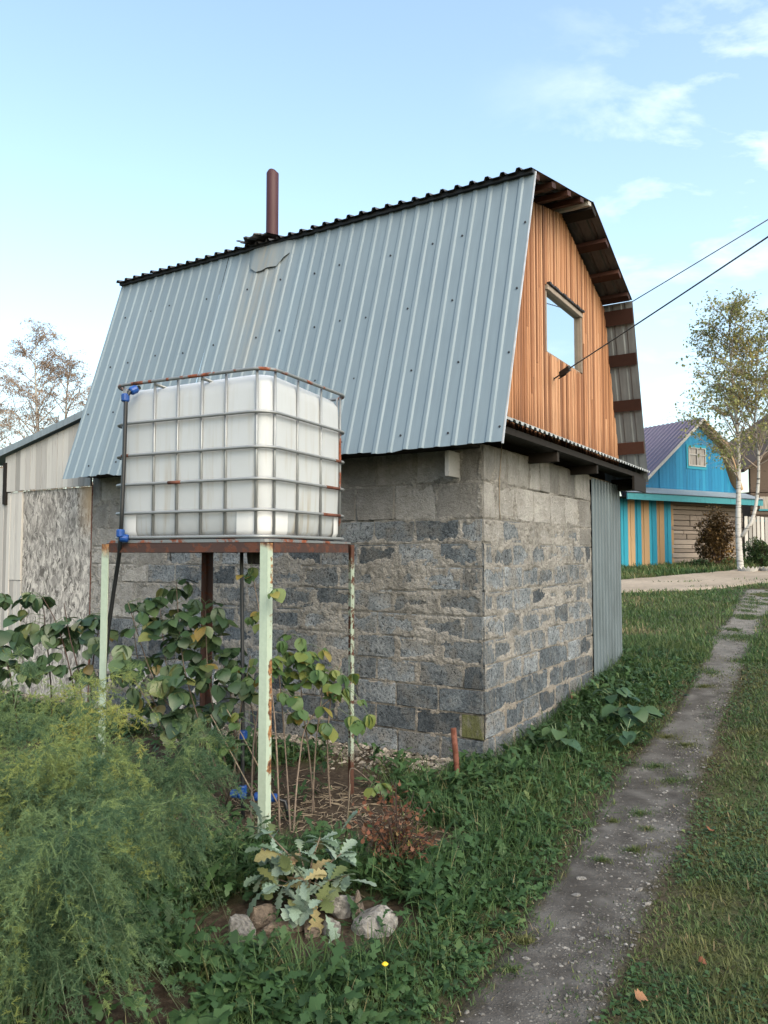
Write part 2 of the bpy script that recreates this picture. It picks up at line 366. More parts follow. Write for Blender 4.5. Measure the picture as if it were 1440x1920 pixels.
# steel
def m_rusty(name, base, rust=(.16, .055, .022), amount=.5, metal=0, rough=.6, scale=14, top=None, rust2=(.07, .022, .012), xr=0):
    N = NT(name); v = N.shifted(N.coord(), 19); n1 = N.noise(v, scale, 7, .65); n2 = N.noise(v, scale * 5, 4, .6)
    am = amount
    if xr:
        xs = N.n('ShaderNodeSeparateXYZ'); N.put(xs.inputs[0], N.coord()); am = N.rng(xs.outputs[0], .004, .03, amount, amount - xr)
    m = N.math('MULTIPLY', N.math('SUBTRACT', n1, am), 20, clamp=True)
    if top is not None:
        z = N.n('ShaderNodeSeparateXYZ'); N.put(z.inputs[0], N.coord())
        m = N.math('MAXIMUM', m, N.rng(N.math('ADD', z.outputs[2], N.math('MULTIPLY', N.math('SUBTRACT', n1, .5), .25)), top[0], top[1]))
        m = N.math('MAXIMUM', m, N.rng(N.math('ADD', z.outputs[2], N.math('MULTIPLY', N.math('SUBTRACT', n1, .5), .4)), top[2], top[2] - .04))
    b = N.mix(N.rng(n2, .3, .7, 0, .3), base, tuple(q * .6 for q in base))
    r = N.mix(N.rng(n2, .35, .65), rust, rust2); c = N.mix(m, b, r)
    MAT[name] = N.pbr(c, N.math('MULTIPLY_ADD', m, .3, rough), N.math('MULTIPLY', N.math('SUBTRACT', 1, m), metal), N.bump(N.math('ADD', m, N.math('MULTIPLY', n2, .3)), .4, .002), .4)
m_rusty('mint_paint', (.33, .40, .325), rust=(.30, .15, .06), amount=.68, top=(1.60, 1.66, .03), scale=8, xr=.16, rust2=(.05, .018, .012))
m_rusty('mint_paint_worn', (.26, .31, .25), rust=(.075, .03, .016), rust2=(.04, .015, .01), amount=.5, top=(1.5, 1.6, .25), scale=16)
m_rusty('rust_beam', (.042, .021, .017), rust=(.075, .031, .02), amount=.5, rough=.6)
m_rusty('rust_post', (.12, .042, .026), rust=(.08, .028, .017), amount=.5, rough=.75)
m_rusty('cage_steel', (.235, .25, .26), rust=(.20, .065, .03), amount=.72, metal=.4, rough=.45, scale=4)
m_rusty('cage_steel_rusty', (.18, .195, .205), rust=(.22, .06, .025), amount=.53, metal=.4, rough=.5, scale=7)
m_rusty('chimney_steel', (.042, .009, .011), rust=(.022, .009, .010), amount=.58, rough=.6, scale=5)
simple('galv_bracket', (.45, .47, .5), .5, .4); simple('black_iron', (.012, .012, .014), .55)
simple('black_pipe', (.012, .014, .017), .4, 0, .2, 10, .05); simple('blue_plastic', (.006, .045, .20), .4, 0, .15, 10, .02); simple('cable', (.05, .058, .062), .6)
# plastic
N = NT('tank_plastic'); v = N.coord(); n1 = N.noise(v, 2.2, 4); n2 = N.noise(N.map(v, (12, 12, .8)), 2, 3); sp = N.n('ShaderNodeSeparateXYZ'); N.put(sp.inputs[0], v)
c = N.mix(N.rng(n1, .35, .65, 0, .35), (.365, .39, .415), (.32, .34, .356)); c = N.mix(N.math('MULTIPLY', N.rng(n2, .52, .70, 0, .75), N.rng(sp.outputs[2], .95, .12, .15, 1)), c, (.28, .255, .205))
MAT['tank_plastic'] = N.pbr(c, .42, 0, N.bump(n1, .15, .02), .4, Subsurface_Weight=.35, Subsurface_Radius=(.06, .06, .06), Subsurface_Scale=.6)
simple('white_plastic', (.52, .535, .55), .38, 0, .04, 4, .05)
# glass
N = NT('window_glass'); N.pbr((.02, .025, .03), .03, 0, None, .5); g = N.n('ShaderNodeBsdfGlossy'); g.inputs[0].default_value = (.86, .92, .95, 1); g.inputs[1].default_value = .03
m = N.n('ShaderNodeMixShader'); m.inputs[0].default_value = .78; N.t.links.new(N.bs, m.inputs[1]); N.t.links.new(g.outputs[0], m.inputs[2]); N.t.links.new(m.outputs[0], N.out.inputs[0]); MAT['window_glass'] = N.m
N = NT('curtain_glass'); n1 = N.noise(N.map(N.coord(), (8, 8, .6)), 3, 3); MAT['curtain_glass'] = N.pbr(N.ramp(n1, [(.3, (.10, .09, .085)), (.7, (.26, .235, .22))]), .15, 0, None, .5)
# ground
N = NT('ground_soil'); v = N.pos(); n1 = N.noise(v, 1.3, 5); n2 = N.noise(v, 28, 5, .65); n3 = N.noise(v, 9, 4)
g = N.ramp(n1, [(.3, (.028, .042, .016)), (.55, (.05, .062, .024)), (.75, (.085, .085, .04))])
sl_ = N.ramp(n2, [(.3, (.022, .016, .012)), (.55, (.05, .038, .028)), (.8, (.10, .082, .062))])
c = N.mix(N.attr('soil'), N.mix(N.rng(n3, .4, .65, 0, .6), g, sl_), sl_)
MAT['ground_soil'] = N.pbr(c, .95, 0, N.bump(n2, .7, .02), .1)
N = NT('path_dirt'); v = N.pos(); n1 = N.noise(v, 1.6, 5); n2 = N.noise(v, 60, 5, .7); vo = N.voro(v, 70); n3 = N.noise(v, 6, 5); vc = N.voro(v, 45)
c = N.ramp(n3, [(.3, (.034, .031, .028)), (.5, (.060, .056, .052)), (.72, (.11, .106, .10))])
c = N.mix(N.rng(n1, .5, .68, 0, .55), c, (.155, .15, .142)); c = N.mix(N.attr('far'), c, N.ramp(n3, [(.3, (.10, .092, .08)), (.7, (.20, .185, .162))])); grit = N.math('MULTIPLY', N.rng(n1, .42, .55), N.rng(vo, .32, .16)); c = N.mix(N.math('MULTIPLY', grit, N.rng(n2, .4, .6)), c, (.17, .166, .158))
c = N.mix(N.rng(n2, .6, .75, 0, .5), c, (.14, .136, .13))
ed = N.math('ADD', N.attr('edge'), N.math('MULTIPLY', N.math('SUBTRACT', N.noise(v, 7, 5, .65), .5), .9)); so2 = N.ramp(n2, [(.3, (.018, .016, .011)), (.55, (.042, .038, .024)), (.8, (.075, .066, .045))]); c = N.mix(N.rng(ed, .62, .86), c, so2)
MAT['path_dirt'] = N.pbr(c, .92, 0, N.bump(N.math('ADD', n2, N.math('MULTIPLY', grit, .6)), .8, .012), .15)
N = NT('road_dirt'); v = N.pos(); n1 = N.noise(v, .8, 5); n2 = N.noise(v, 9, 5, .65)
MAT['road_dirt'] = N.pbr(N.mix(N.rng(n2, .35, .65, 0, .5), N.ramp(n1, [(.3, (.22, .18, .14)), (.7, (.34, .285, .225))]), (.15, .13, .10)), .95, 0, N.bump(n2, .5, .03), .1)
simple('stone_grey', (.145, .14, .132), .9, 0, .6, 4, .5, per_obj=.25, dist=.05); simple('stone_brown', (.125, .10, .08), .9, 0, .5, 3, .6, per_obj=.15, dist=.05)
simple('brick_red', (.20, .10, .065), .9, 0, .35, 12, .5, per_obj=.2)
N = NT('pebble'); c = N.ramp(N.attr('rnd'), [(.0, (.05, .047, .043)), (.5, (.095, .091, .085)), (.85, (.14, .135, .128)), (1, (.21, .205, .198))]); MAT['pebble'] = N.pbr(c, .85, 0, N.bump(N.noise(N.coord(), 60, 3), .3, .005), .2)
N = NT('gravel'); c = N.ramp(N.attr('rnd'), [(.0, (.06, .055, .047)), (.3, (.11, .098, .083)), (.6, (.17, .152, .128)), (1, (.26, .235, .205))]); MAT['gravel'] = N.pbr(c, .9, 0, N.bump(N.noise(N.coord(), 50, 3), .4, .006), .2)
# vegetation
leafmat('grass_blade', [(0, (.024, .055, .020)), (.4, (.050, .098, .032)), (.75, (.082, .13, .042)), (.93, (.135, .145, .055)), (1, (.19, .16, .09))], .35, patch=(1.1, (.10, .115, .035), .35))
leafmat('lawn_blade', [(0, (.026, .054, .020)), (.4, (.052, .094, .031)), (.7, (.082, .118, .04)), (.9, (.12, .128, .048)), (1, (.17, .135, .08))], .35, patch=(1.7, (.125, .105, .035), .5))
leafmat('weed_leaf', [(0, (.017, .040, .015)), (.45, (.037, .080, .029)), (.8, (.064, .115, .042)), (1, (.11, .145, .052))], .3, .5)
leafmat('fern_needle', [(0, (.045, .092, .05)), (.35, (.088, .15, .078)), (.65, (.175, .235, .085)), (.9, (.27, .30, .09)), (.98, (.33, .29, .07)), (1, (.30, .18, .05))], .42, .6)
leafmat('cane_leaf', [(0, (.030, .062, .031)), (.4, (.050, .096, .044)), (.8, (.08, .128, .057)), (.96, (.14, .155, .055)), (1, (.22, .16, .05))], .22, .42, 'obj', .4)
leafmat('cane_leaf_light', [(0, (.05, .105, .04)), (.6, (.085, .145, .045)), (.9, (.18, .20, .05)), (1, (.32, .2, .06))], .3, .5, 'obj', .3)
leafmat('oak_leaf', [(0, (.10, .155, .10)), (.3, (.19, .27, .21)), (.55, (.26, .34, .28)), (.74, (.12, .155, .07)), (.90, (.10, .125, .045)), (.96, (.30, .26, .13)), (1, (.33, .22, .14))], .25, .65, 'obj', .2)
leafmat('red_leaf', [(0, (.075, .035, .022)), (.35, (.125, .06, .034)), (.6, (.17, .062, .036)), (.8, (.085, .10, .032)), (1, (.20, .17, .05))], .3)
leafmat('birch_leaf', [(0, (.15, .175, .07)), (.45, (.23, .25, .10)), (.8, (.31, .30, .11)), (1, (.38, .28, .11))], .4)
leafmat('autumn_leaf', [(0, (.26, .19, .14)), (.6, (.38, .28, .20)), (1, (.48, .36, .26))], .4)
leafmat('brown_leaf', [(0, (.045, .032, .014)), (.5, (.10, .062, .026)), (.85, (.17, .10, .035)), (1, (.34, .20, .05))], .3)
leafmat('bush_leaf', [(0, (.022, .045, .02)), (.6, (.045, .08, .03)), (1, (.10, .12, .04))], .3)
leafmat('fallen_leaf', [(0, (.16, .06, .03)), (1, (.30, .16, .085))], .2, .6, 'obj')
leafmat('burdock', [(0, (.03, .07, .042)), (.6, (.045, .095, .052)), (1, (.075, .125, .05))], .25, .5, 'obj')
simple('cane_bark', (.105, .08, .062), .8, 0, .4, 30, .2, per_obj=.4); simple('dark_cane', (.05, .03, .025), .75, 0, .4, 30, .2, per_obj=.4)
simple('green_stem', (.075, .11, .05), .6, 0, .3, 20, .1); simple('straw', (.15, .12, .085), .85, 0, .4, 20, .1, per_obj=.3)
N = NT('birch_bark'); v = N.coord(); n1 = N.noise(N.map(v, (1.5, 1.5, 9)), 1.5, 4, .6); sp = N.n('ShaderNodeSeparateXYZ'); N.put(sp.inputs[0], v)
c = N.mix(N.rng(n1, .53, .64), (.36, .35, .33), (.05, .046, .042)); MAT['birch_bark'] = N.pbr(c, .8, 0, N.bump(n1, .3, .01), .2)
simple('twig', (.26, .215, .18), .85, 0, .3, 10, .1)
simple('flower_yellow', (.6, .42, .02), .6)
simple('plaster', (.34, .32, .29), .95, 0, .3, 5, .5)
# ================================================================ GROUND
rng = np.random.default_rng(7); random.seed(7)
def grid_axis(lo, hi, near0, near1, step, far_n):
    a = np.arange(near0, near1 + 1e-6, step)
    l = near0 - np.geomspace(step, near0 - lo, far_n)[::-1]; r = near1 + np.geomspace(step, hi - near1, far_n)
    return np.concatenate([l, a, r])
PL = [(845, 1960), (870, 1912), (930, 1830), (985, 1755), (1045, 1660), (1095, 1570), (1150, 1480), (1215, 1400), (1275, 1320), (1318, 1250), (1345, 1200), (1368, 1155), (1385, 1125), (1398, 1106)]
PR = [(1085, 1960), (1105, 1912), (1145, 1830), (1185, 1745), (1225, 1660), (1265, 1570), (1305, 1480), (1335, 1400), (1362, 1325), (1385, 1260), (1405, 1210), (1432, 1160), (1462, 1130), (1495, 1108)]
pl = [on_ground(*p) for p in PL]; pr = [on_ground(*p) for p in PR]
a0 = pl[0] + (pl[0] - pl[2]) * 1.2; b0 = pr[0] + (pr[0] - pr[2]) * 1.2
pl = [a0] + pl; pr = [b0] + pr
pc = np.array([((a + b) / 2)[:2] for a, b in zip(pl, pr)]); pw = np.array([(a - b).length / 2 for a, b in zip(pl, pr)])
def resample(P, W, n):
    s = np.concatenate([[0], np.cumsum(np.hypot(*np.diff(P, axis=0).T))]); u = np.linspace(0, s[-1], n)
    return np.stack([np.interp(u, s, P[:, 0]), np.interp(u, s, P[:, 1])], 1), np.interp(u, s, W), u
PC, PW, PU = resample(pc, pw, 260)
for _ in range(3):
    PC[1:-1] = (PC[:-2] + 2 * PC[1:-1] + PC[2:]) / 4; PW[1:-1] = (PW[:-2] + 2 * PW[1:-1] + PW[2:]) / 4
def path_dist(x, y):
    """signed distance from the path edge: negative on the path; also side (-1 left)"""
    x = np.atleast_1d(np.asarray(x, float)); y = np.atleast_1d(np.asarray(y, float)); best = np.full(x.shape, 1e9); side = np.zeros(x.shape)
    T = np.gradient(PC, axis=0); T /= np.linalg.norm(T, axis=1)[:, None]
    for i in range(0, len(PC), 2):
        dx = x - PC[i, 0]; dy = y - PC[i, 1]; d = np.hypot(dx, dy) - PW[i]; m = d < best
        best[m] = d[m]; side[m] = np.sign(dx * T[i, 1] - dy * T[i, 0])[m]
    return best, side
def soil_mask(x, y):
    x = np.asarray(x, float); y = np.asarray(y, float); q = np.zeros_like(x)
    wob = .25 * (fbm(x * 3, y * 3, 3) - .5)
    for cx, cy, rx, ry, a in ((-1.0, 5.1, 1.35, .8, .55), (-.34, 3.42, .56, .33, .1), (.15, 4.3, .38, .25, .4), (-.35, 4.7, .6, .5, .3), (-.95, 2.75, .35, .3, 0), (-2.6, 6.0, 1.5, .9, .5)):
        c, s = math.cos(a), math.sin(a); u = (x - cx) * c + (y - cy) * s; v = -(x - cx) * s + (y - cy) * c
        q = np.maximum(q, 1 - smooth(.75, 1.15, np.hypot(u / rx, v / ry) + wob))
    # along the block wall
    t = (x - HC.x) * HD.x + (y - HC.y) * HD.y; s_ = (x - HC.x) * HL.x + (y - HC.y) * HL.y
    q = np.maximum(q, (1 - smooth(.45, .6, -t + wob)) * (s_ > .1) * (s_ < 6) * (t < .3))
    return q
gx = grid_axis(-400, 400, -5.0, 7.0, .09, 26); gy = grid_axis(-30, 600, -1.0, 14.0, .09, 26)
GX, GY = np.meshgrid(gx, gy); zz_ = gz(GX, GY)
pd, _ = path_dist(GX.ravel(), GY.ravel()); pd = pd.reshape(GX.shape)
soil = np.maximum(soil_mask(GX, GY), .85 * (1 - smooth(0, .22, pd)))
ny, nx = GX.shape; idx = np.arange(nx * ny).reshape(ny, nx)
F = np.stack([idx[:-1, :-1], idx[:-1, 1:], idx[1:, 1:], idx[1:, :-1]], -1).reshape(-1, 4)
ground = np_mesh('ground', np.stack([GX, GY, zz_], -1).reshape(-1, 3), F, MAT['ground_soil'], smooth_=True, extra={'soil': soil.ravel()})
tag(ground, kind='structure')

# worn footpath
n_ac = 15; T = np.gradient(PC, axis=0); T /= np.linalg.norm(T, axis=1)[:, None]; NR = np.stack([T[:, 1], -T[:, 0]], 1)
u = np.linspace(-1, 1, n_ac); wl = PW * (1.18 + .5 * (fbm(PU * 1.6, PU * 0, 21, 5) - .5)); wr = PW * (1.22 + .45 * (fbm(PU * 1.5, PU * 0 + 9, 31, 5) - .5))
off = np.where(u[None] < 0, u[None] * wl[:, None], u[None] * wr[:, None])
X = PC[:, :1] + NR[:, :1] * off; Y = PC[:, 1:] + NR[:, 1:] * off
Z = gz(X, Y) + .010 - .004 * np.abs(u)[None] ** 2 + .006 * (fbm(X * 8, Y * 8, 44) - .5)
Z[:, 0] -= .022; Z[:, -1] -= .022
idx = np.arange(X.size).reshape(X.shape); F = np.stack([idx[:-1, :-1], idx[:-1, 1:], idx[1:, 1:], idx[1:, :-1]], -1).reshape(-1, 4)
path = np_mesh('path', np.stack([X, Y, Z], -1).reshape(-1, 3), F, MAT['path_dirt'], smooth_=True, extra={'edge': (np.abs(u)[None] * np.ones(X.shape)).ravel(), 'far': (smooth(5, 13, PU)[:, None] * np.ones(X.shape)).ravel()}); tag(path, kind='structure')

def stone_mesh(name, mat, seed, sub=1, rough=.28, flat=.6):
    import bmesh
    b = bmesh.new(); bmesh.ops.create_icosphere(b, subdivisions=sub, radius=1); r = random.Random(seed)
    pl_ = [(Vector((r.gauss(0, 1), r.gauss(0, 1), r.gauss(0, 1))).normalized(), r.uniform(.5, .85)) for _ in range(12)]
    for v in b.verts:
        d = v.co.normalized(); k = 1
        for n_, h in pl_:
            c = d.dot(n_)
            if c > 0: k = min(k, h / max(c, .01))
        v.co = d * k * (1 + rough * .25 * r.uniform(-1, 1)); v.co.z *= flat
    if sub > 1: bmesh.ops.smooth_vert(b, verts=b.verts, factor=.18, use_axis_x=True, use_axis_y=True, use_axis_z=True)
    m = bpy.data.meshes.new(name); b.to_mesh(m); b.free(); m.materials.append(mat)
    m.polygons.foreach_set('use_smooth', [False] * len(m.polygons)); return m
# larger stones lying in the path: one object each
pm = [stone_mesh('stone', MAT['stone_grey'], s, 1, .3, .45) for s in range(5)]
for i in range(230):
    k = min(259, int(259 * random.random() ** 1.5)); o = random.uniform(.0, .98) if random.random() < .7 else random.uniform(-.9, .9)
    x = PC[k, 0] + NR[k, 0] * o * PW[k]; y = PC[k, 1] + NR[k, 1] * o * PW[k]; s = random.choice([.008, .01, .012, .014, .016, .02, .026, .034])
    inst('stone', pm[i % 5], path, (x, y, gz1(x, y) + .008 + s * .1), (random.uniform(-.2, .2), random.uniform(-.2, .2), random.uniform(0, 6.3)), (s, s * random.uniform(.5, .9), s * .7))
def pebble_field(name, px_, py_, pz_, size, mat, parent=None, flat=.6):
    base = np.array([(0, 0, 1), (.9, 0, .3), (.28, .85, .3), (-.73, .53, .3), (-.73, -.53, .3), (.28, -.85, .3), (.73, .5, -.4), (-.3, .86, -.4), (-.9, 0, -.4), (-.3, -.86, -.4), (.73, -.5, -.4)])
    fs = np.array([(0,1,2),(0,2,3),(0,3,4),(0,4,5),(0,5,1),(1,6,2),(2,7,3),(3,8,4),(4,9,5),(5,10,1),(2,6,7),(3,7,8),(4,8,9),(5,9,10),(1,10,6)])
    n = len(px_); a = rng.uniform(0, 6.28, n); c, s = np.cos(a), np.sin(a)
    V = base[None] * (1 + .35 * rng.uniform(-1, 1, (n, 11, 1))) * size[:, None, None] * np.stack([np.ones(n), rng.uniform(.55, 1, n), np.full(n, flat) * rng.uniform(.6, 1.1, n)], -1)[:, None, :]
    W_ = np.stack([V[..., 0] * c[:, None] - V[..., 1] * s[:, None] + px_[:, None], V[..., 0] * s[:, None] + V[..., 1] * c[:, None] + py_[:, None], V[..., 2] + pz_[:, None]], -1)
    F = (fs[None] + (np.arange(n) * 11)[:, None, None]).reshape(-1, 3)
    o = np_mesh(name, W_.reshape(-1, 3), F, mat, np.repeat(rng.random(n), 11), parent=parent); tag(o, kind='stuff'); return o
n = 17000; k = (259 * rng.random(n) ** 1.6).astype(int); o = rng.uniform(-1.02, 1.02, n)
keep = rng.random(n) < (.10 + .9 * smooth(.42, .62, fbm(PU[k] * 1.6, o * 1.5 + 3, 77) + .08 * o)); k = k[keep]; o = o[keep]
jt = rng.uniform(-.5, .5, len(k)); X = PC[k, 0] + NR[k, 0] * o * PW[k] + T[k, 0] * jt * .08; Y = PC[k, 1] + NR[k, 1] * o * PW[k] + T[k, 1] * jt * .08
pebble_field('grit', X, Y, gz(X, Y) + .010, .002 + .010 * rng.random(len(X)) ** 4.5, MAT['pebble'], path)
# gravel strip at the foot of the block wall
n = 4200; s_ = rng.uniform(-.05, 6.2, n); t_ = -np.abs(rng.normal(0, .27, n)) - .01
X = HC.x + HD.x * t_ + HL.x * s_; Y = HC.y + HD.y * t_ + HL.y * s_
gr = pebble_field('gravel', X, Y, gz(X, Y) + .014 * np.exp(t_ * 3), .007 + .026 * rng.random(n) ** 2.2, MAT['gravel'])
tag(gr, 'pale broken gravel heaped along the foot of the block wall', 'gravel')

# pale dirt road beyond the shed
RL = [(1120, 1113), (1170, 1112), (1230, 1110), (1290, 1108), (1350, 1104), (1400, 1098), (1470, 1090)]
RU = [(1120, 1092), (1170, 1088), (1230, 1082), (1290, 1077), (1350, 1072), (1400, 1067), (1470, 1060)]
ra = [on_ground(*p) for p in RL]; rb = [on_ground(*p) for p in RU]
ra = [ra[0] + (ra[0] - ra[2]) * 3] + ra + [ra[-1] + (ra[-1] - ra[-3]) * 3]; rb = [rb[0] + (rb[0] - rb[2]) * 3] + rb + [rb[-1] + (rb[-1] - rb[-3]) * 3]
A = np.array([v[:2] for v in ra]); B = np.array([v[:2] for v in rb]); ss = np.linspace(0, 1, 120); q = np.linspace(0, 1, len(A))
A = np.stack([np.interp(ss, q, A[:, i]) for i in (0, 1)], 1); B = np.stack([np.interp(ss, q, B[:, i]) for i in (0, 1)], 1)
for P_ in (A, B):
    for _ in range(6): P_[1:-1] = (P_[:-2] + 2 * P_[1:-1] + P_[2:]) / 4
A[:, 1] += .35 * (fbm(A[:, 0] * 1.5, A[:, 1] * 0, 2) - .5); B[:, 1] += .5 * (fbm(B[:, 0] * 1.5, B[:, 1] * 0, 6) - .5)
vv = np.linspace(0, 1, 24); P_ = A[:, None] * (1 - vv)[None, :, None] + B[:, None] * vv[None, :, None]
Z = gz(P_[..., 0], P_[..., 1]) + .03; Z[:, 0] -= .06; Z[:, -1] -= .06
idx = np.arange(Z.size).reshape(Z.shape); F = np.stack([idx[:-1, :-1], idx[:-1, 1:], idx[1:, 1:], idx[1:, :-1]], -1).reshape(-1, 4)
road = np_mesh('road', np.concatenate([P_, Z[..., None]], -1).reshape(-1, 3), F, MAT['road_dirt'], smooth_=True); tag(road, kind='structure')
ROAD_A, ROAD_B = A, B

# ================================================================ SHED (local X along the gable wall, Y along the long wall)
shed = thing('shed', 'grey cinder block shed with gambrel metal roof and orange timber gable', 'shed', HC, math.pi / 2 - HA)
WL, WG = 4.62, 3.84            # wall lengths
EL, KL, RG, KR, ER = (-.39, 2.39), (.33, 4.68), (1.90, 5.05), (3.37, 4.49), (3.98, 2.46)
YF, YB = -.33, 4.62            # roof ends
ROWH = [.188] * 10 + [.29, .29]
# -- block walls
def block_meshes(mat, L, Hh):
    out = []
    for s in range(5):
        r = random.Random(s * 7 + 1); mb = MB(); mb.box(-L / 2, L / 2, -.05, .045, -Hh / 2, Hh / 2, .008)
        mb.v = [(x + r.uniform(-.004, .004), y + r.uniform(-.003, .003), z + r.uniform(-.004, .004)) for x, y, z in mb.v]; out.append(mb.mesh('block', mat))
    return out
BM = {(n_, h): block_meshes(MAT[n_], .39, h - .012) for n_ in ('slag_block', 'slag_block_dark', 'pale_block', 'moss_block') for h in (.188, .29)}
def lay_wall(length, wall, on_x, seed):
    """blocks of one wall; returns list of (u0,u1,z0,z1)"""
    r = random.Random(seed); z = 0; cells = []
    for row, h in enumerate(ROWH):
        bl = .39 if row < 11 else (.39 if on_x else .25)
        if row == 10 and not on_x: bl = .42
        u = -(bl / 2 if (row + (0 if on_x else 1)) % 2 else 0) + r.uniform(-.03, .02); first = True
        while u < length - .04:
            u1 = min(u + bl + r.uniform(-.008, .012), length); a = max(u, .0); b = u1
            if b - a > .07:
                k = 'pale_block' if row >= 10 else ('slag_block_dark' if (row < 4 and r.random() < .55) or r.random() < .2 else 'slag_block')
                if on_x and row in (5, 6, 7, 8, 9) and a > 3.4: k = 'pale_block'
                if not on_x and row == 9 and r.random() < .6: k = 'pale_block'
                if on_x and row == 1 and first: k = 'moss_block'
                me = r.choice(BM[k, h]); cu = (a + b) / 2; zc = z + h / 2; prot = r.uniform(-.004, .005)
                sc = ((b - a - .012) / .39, 1, 1)
                if on_x: inst('block', me, wall, (.045 - prot, cu, zc), (0, 0, -math.pi / 2), sc)
                else: inst('block', me, wall, (cu, .045 - prot, zc), (0, 0, 0), sc)
                cells.append((a, b, z, z + h)); first = False
            u = u1
        z += h
    return cells
def mortar_sheet(cells, length, height, res, on_x, wall, seed):
    nu, nz = int(length / res), int(height / res); U, Zg = np.meshgrid(np.linspace(.004, length, nu), np.linspace(-.12, height, nz))
    e = np.zeros_like(U)
    for a, b, z0, z1 in cells:
        m = (U >= a) & (U <= b) & (Zg >= z0) & (Zg <= z1); e[m] = np.minimum(np.minimum(U - a, b - U), np.minimum(Zg - z0, z1 - Zg))[m]
    big = fbm(U * 2.1, Zg * 2.8, seed, 3); med = fbm(U * 9, Zg * 9, seed + 3, 4); fine = fbm(U * 38, Zg * 38, seed + 9, 3)
    zone = (.78 if on_x else .95) * np.exp(-((Zg - 1.36) / .58) ** 4) + .10 * smooth(1.9, 2.4, Zg) - .05 * smooth(.9, .45, Zg)
    cover = .012 + .14 * (big - .50) + .060 * zone + .085 * (med - .5) + .022 * (fine - .5)      # how far the mortar is smeared in from a joint
    h = np.clip((cover - e) * .34, -.010, .008) + .009 * (fine - .5) + .004 * (med - .5)
    hj = np.full_like(U, 9.)
    for zz3 in np.cumsum(ROWH): hj = np.minimum(hj, np.abs(Zg - zz3 + .006 + .006 * (vnoise(U * 6, U * 0, seed) - .5)))
    h = h - .014 * (hj < .0062) * (fbm(U * 2.6, Zg * 5.3, seed + 23) > .53)
    if on_x: P = np.stack([-h, U, Zg], -1)
    else: P = np.stack([U, -h, Zg], -1)
    idx = np.arange(U.size).reshape(U.shape); F = np.stack([idx[:-1, :-1], idx[:-1, 1:], idx[1:, 1:], idx[1:, :-1]], -1).reshape(-1, 4)
    if on_x: F = F[:, ::-1]
    return np_mesh('mortar', P.reshape(-1, 3), F, MAT['mortar'], parent=wall, smooth_=True)
def quad_wall(x0, x1, y0, y1, z0, z1, mat): return MB().box(x0, x1, y0, y1, z0, z1).build('wall', mat, shed)
wallL = quad_wall(.055, .20, .06, WL - .002, -.15, 2.42, MAT['plaster'])
c1 = lay_wall(WL, wallL, True, 3); mortar_sheet(c1, WL, 2.46, .0115, True, wallL, 11)
wallG = quad_wall(.205, WG, .055, .20, -.1, 2.46, MAT['plaster'])
c2 = lay_wall(2.74, wallG, False, 5); mortar_sheet(c2, 2.76, 2.46, .0115, False, wallG, 41)
quad_wall(WG - .15, WG, .205, WL, -.1, 2.42, MAT['plaster']); quad_wall(.205, WG - .155, WL - .15, WL, -.1, 2.42, MAT['plaster'])

# -- profiled sheets
def profile(pitch, height, top, web, length, y0):
    pts = []; y = 0; flat = pitch - top - 2 * web
    while y < length:
        for dy, h in ((0, 0), (flat, 0), (flat + web, height), (flat + web + top, height), (pitch, 0)):
            if y + dy <= length + 1e-6: pts.append((y0 + y + dy, h))
        y += pitch
    out = [pts[0]]
    for p in pts[1:]:
        if p[0] > out[-1][0] + 1e-6: out.append(p)
    return out
def sheet(name, a, b, prof, mat, parent, nrm_up=True, rows=9, wav=.0055, seed=0, axis='Y', jag=0):
    """a, b: (x, z) bottom and top of the slope; ribs run from a to b; profile laid along Y"""
    a = np.array(a); b = np.array(b); d = (b - a); L = np.hypot(*d); d = d / L; nn = np.array([-d[1], d[0]]) if nrm_up else np.array([d[1], -d[0]])
    prof = np.array(prof); V = []
    for i, s in enumerate(np.linspace(0, 1, rows)):
        wv = wav * (vnoise(prof[:, 0] * 1.7, np.full(len(prof), s * 3.), seed) - .5) * 2
        jj = jag * (vnoise(np.floor(prof[:, 0] / .55), np.zeros(len(prof)), seed + 4) - .5) if i == 0 else 0
        q = a[None] + d[None] * (L * s + jj)[..., None] * np.ones((len(prof), 1)) if not np.isscalar(jj) else a[None] + d[None] * L * s * np.ones((len(prof), 1))
        q = q + nn[None] * (prof[:, 1] + wv)[:, None]; V.append(np.stack([q[:, 0], prof[:, 0], q[:, 1]], 1))
    V = np.array(V); idx = np.arange(V.shape[0] * V.shape[1]).reshape(V.shape[:2])
    F = np.stack([idx[:-1, :-1], idx[:-1, 1:], idx[1:, 1:], idx[1:, :-1]], -1).reshape(-1, 4)
    return np_mesh(name, V.reshape(-1, 3), F, mat, parent=parent)
roof = MB().box(RG[0] - .02, RG[0] + .02, YF + .33, YB - .3, RG[1] - .19, RG[1] - .05).build('roof', MAT['dark_wood'], shed)     # ridge beam carries the sheets
PITCHR = .1375
def slope_sheets(a, b, mat, up, name='roof_sheet', jag=0, rh=.0095):
    y = YF; k = 0; w_ = PITCHR * 8
    out = []
    while y < YB - .05:
        ln = min(w_, YB - y); aa = (a[0], a[1]); lift = .003 * (k % 2)
        pr_ = [(q, h + lift) for q, h in profile(PITCHR, rh, .026, .014, ln + (.035 if y + ln < YB - .1 else 0), y)]
        out.append(sheet(name, aa, b, pr_, mat, roof, up, seed=k * 5 + 3, jag=jag)); y += ln; k += 1
    return out
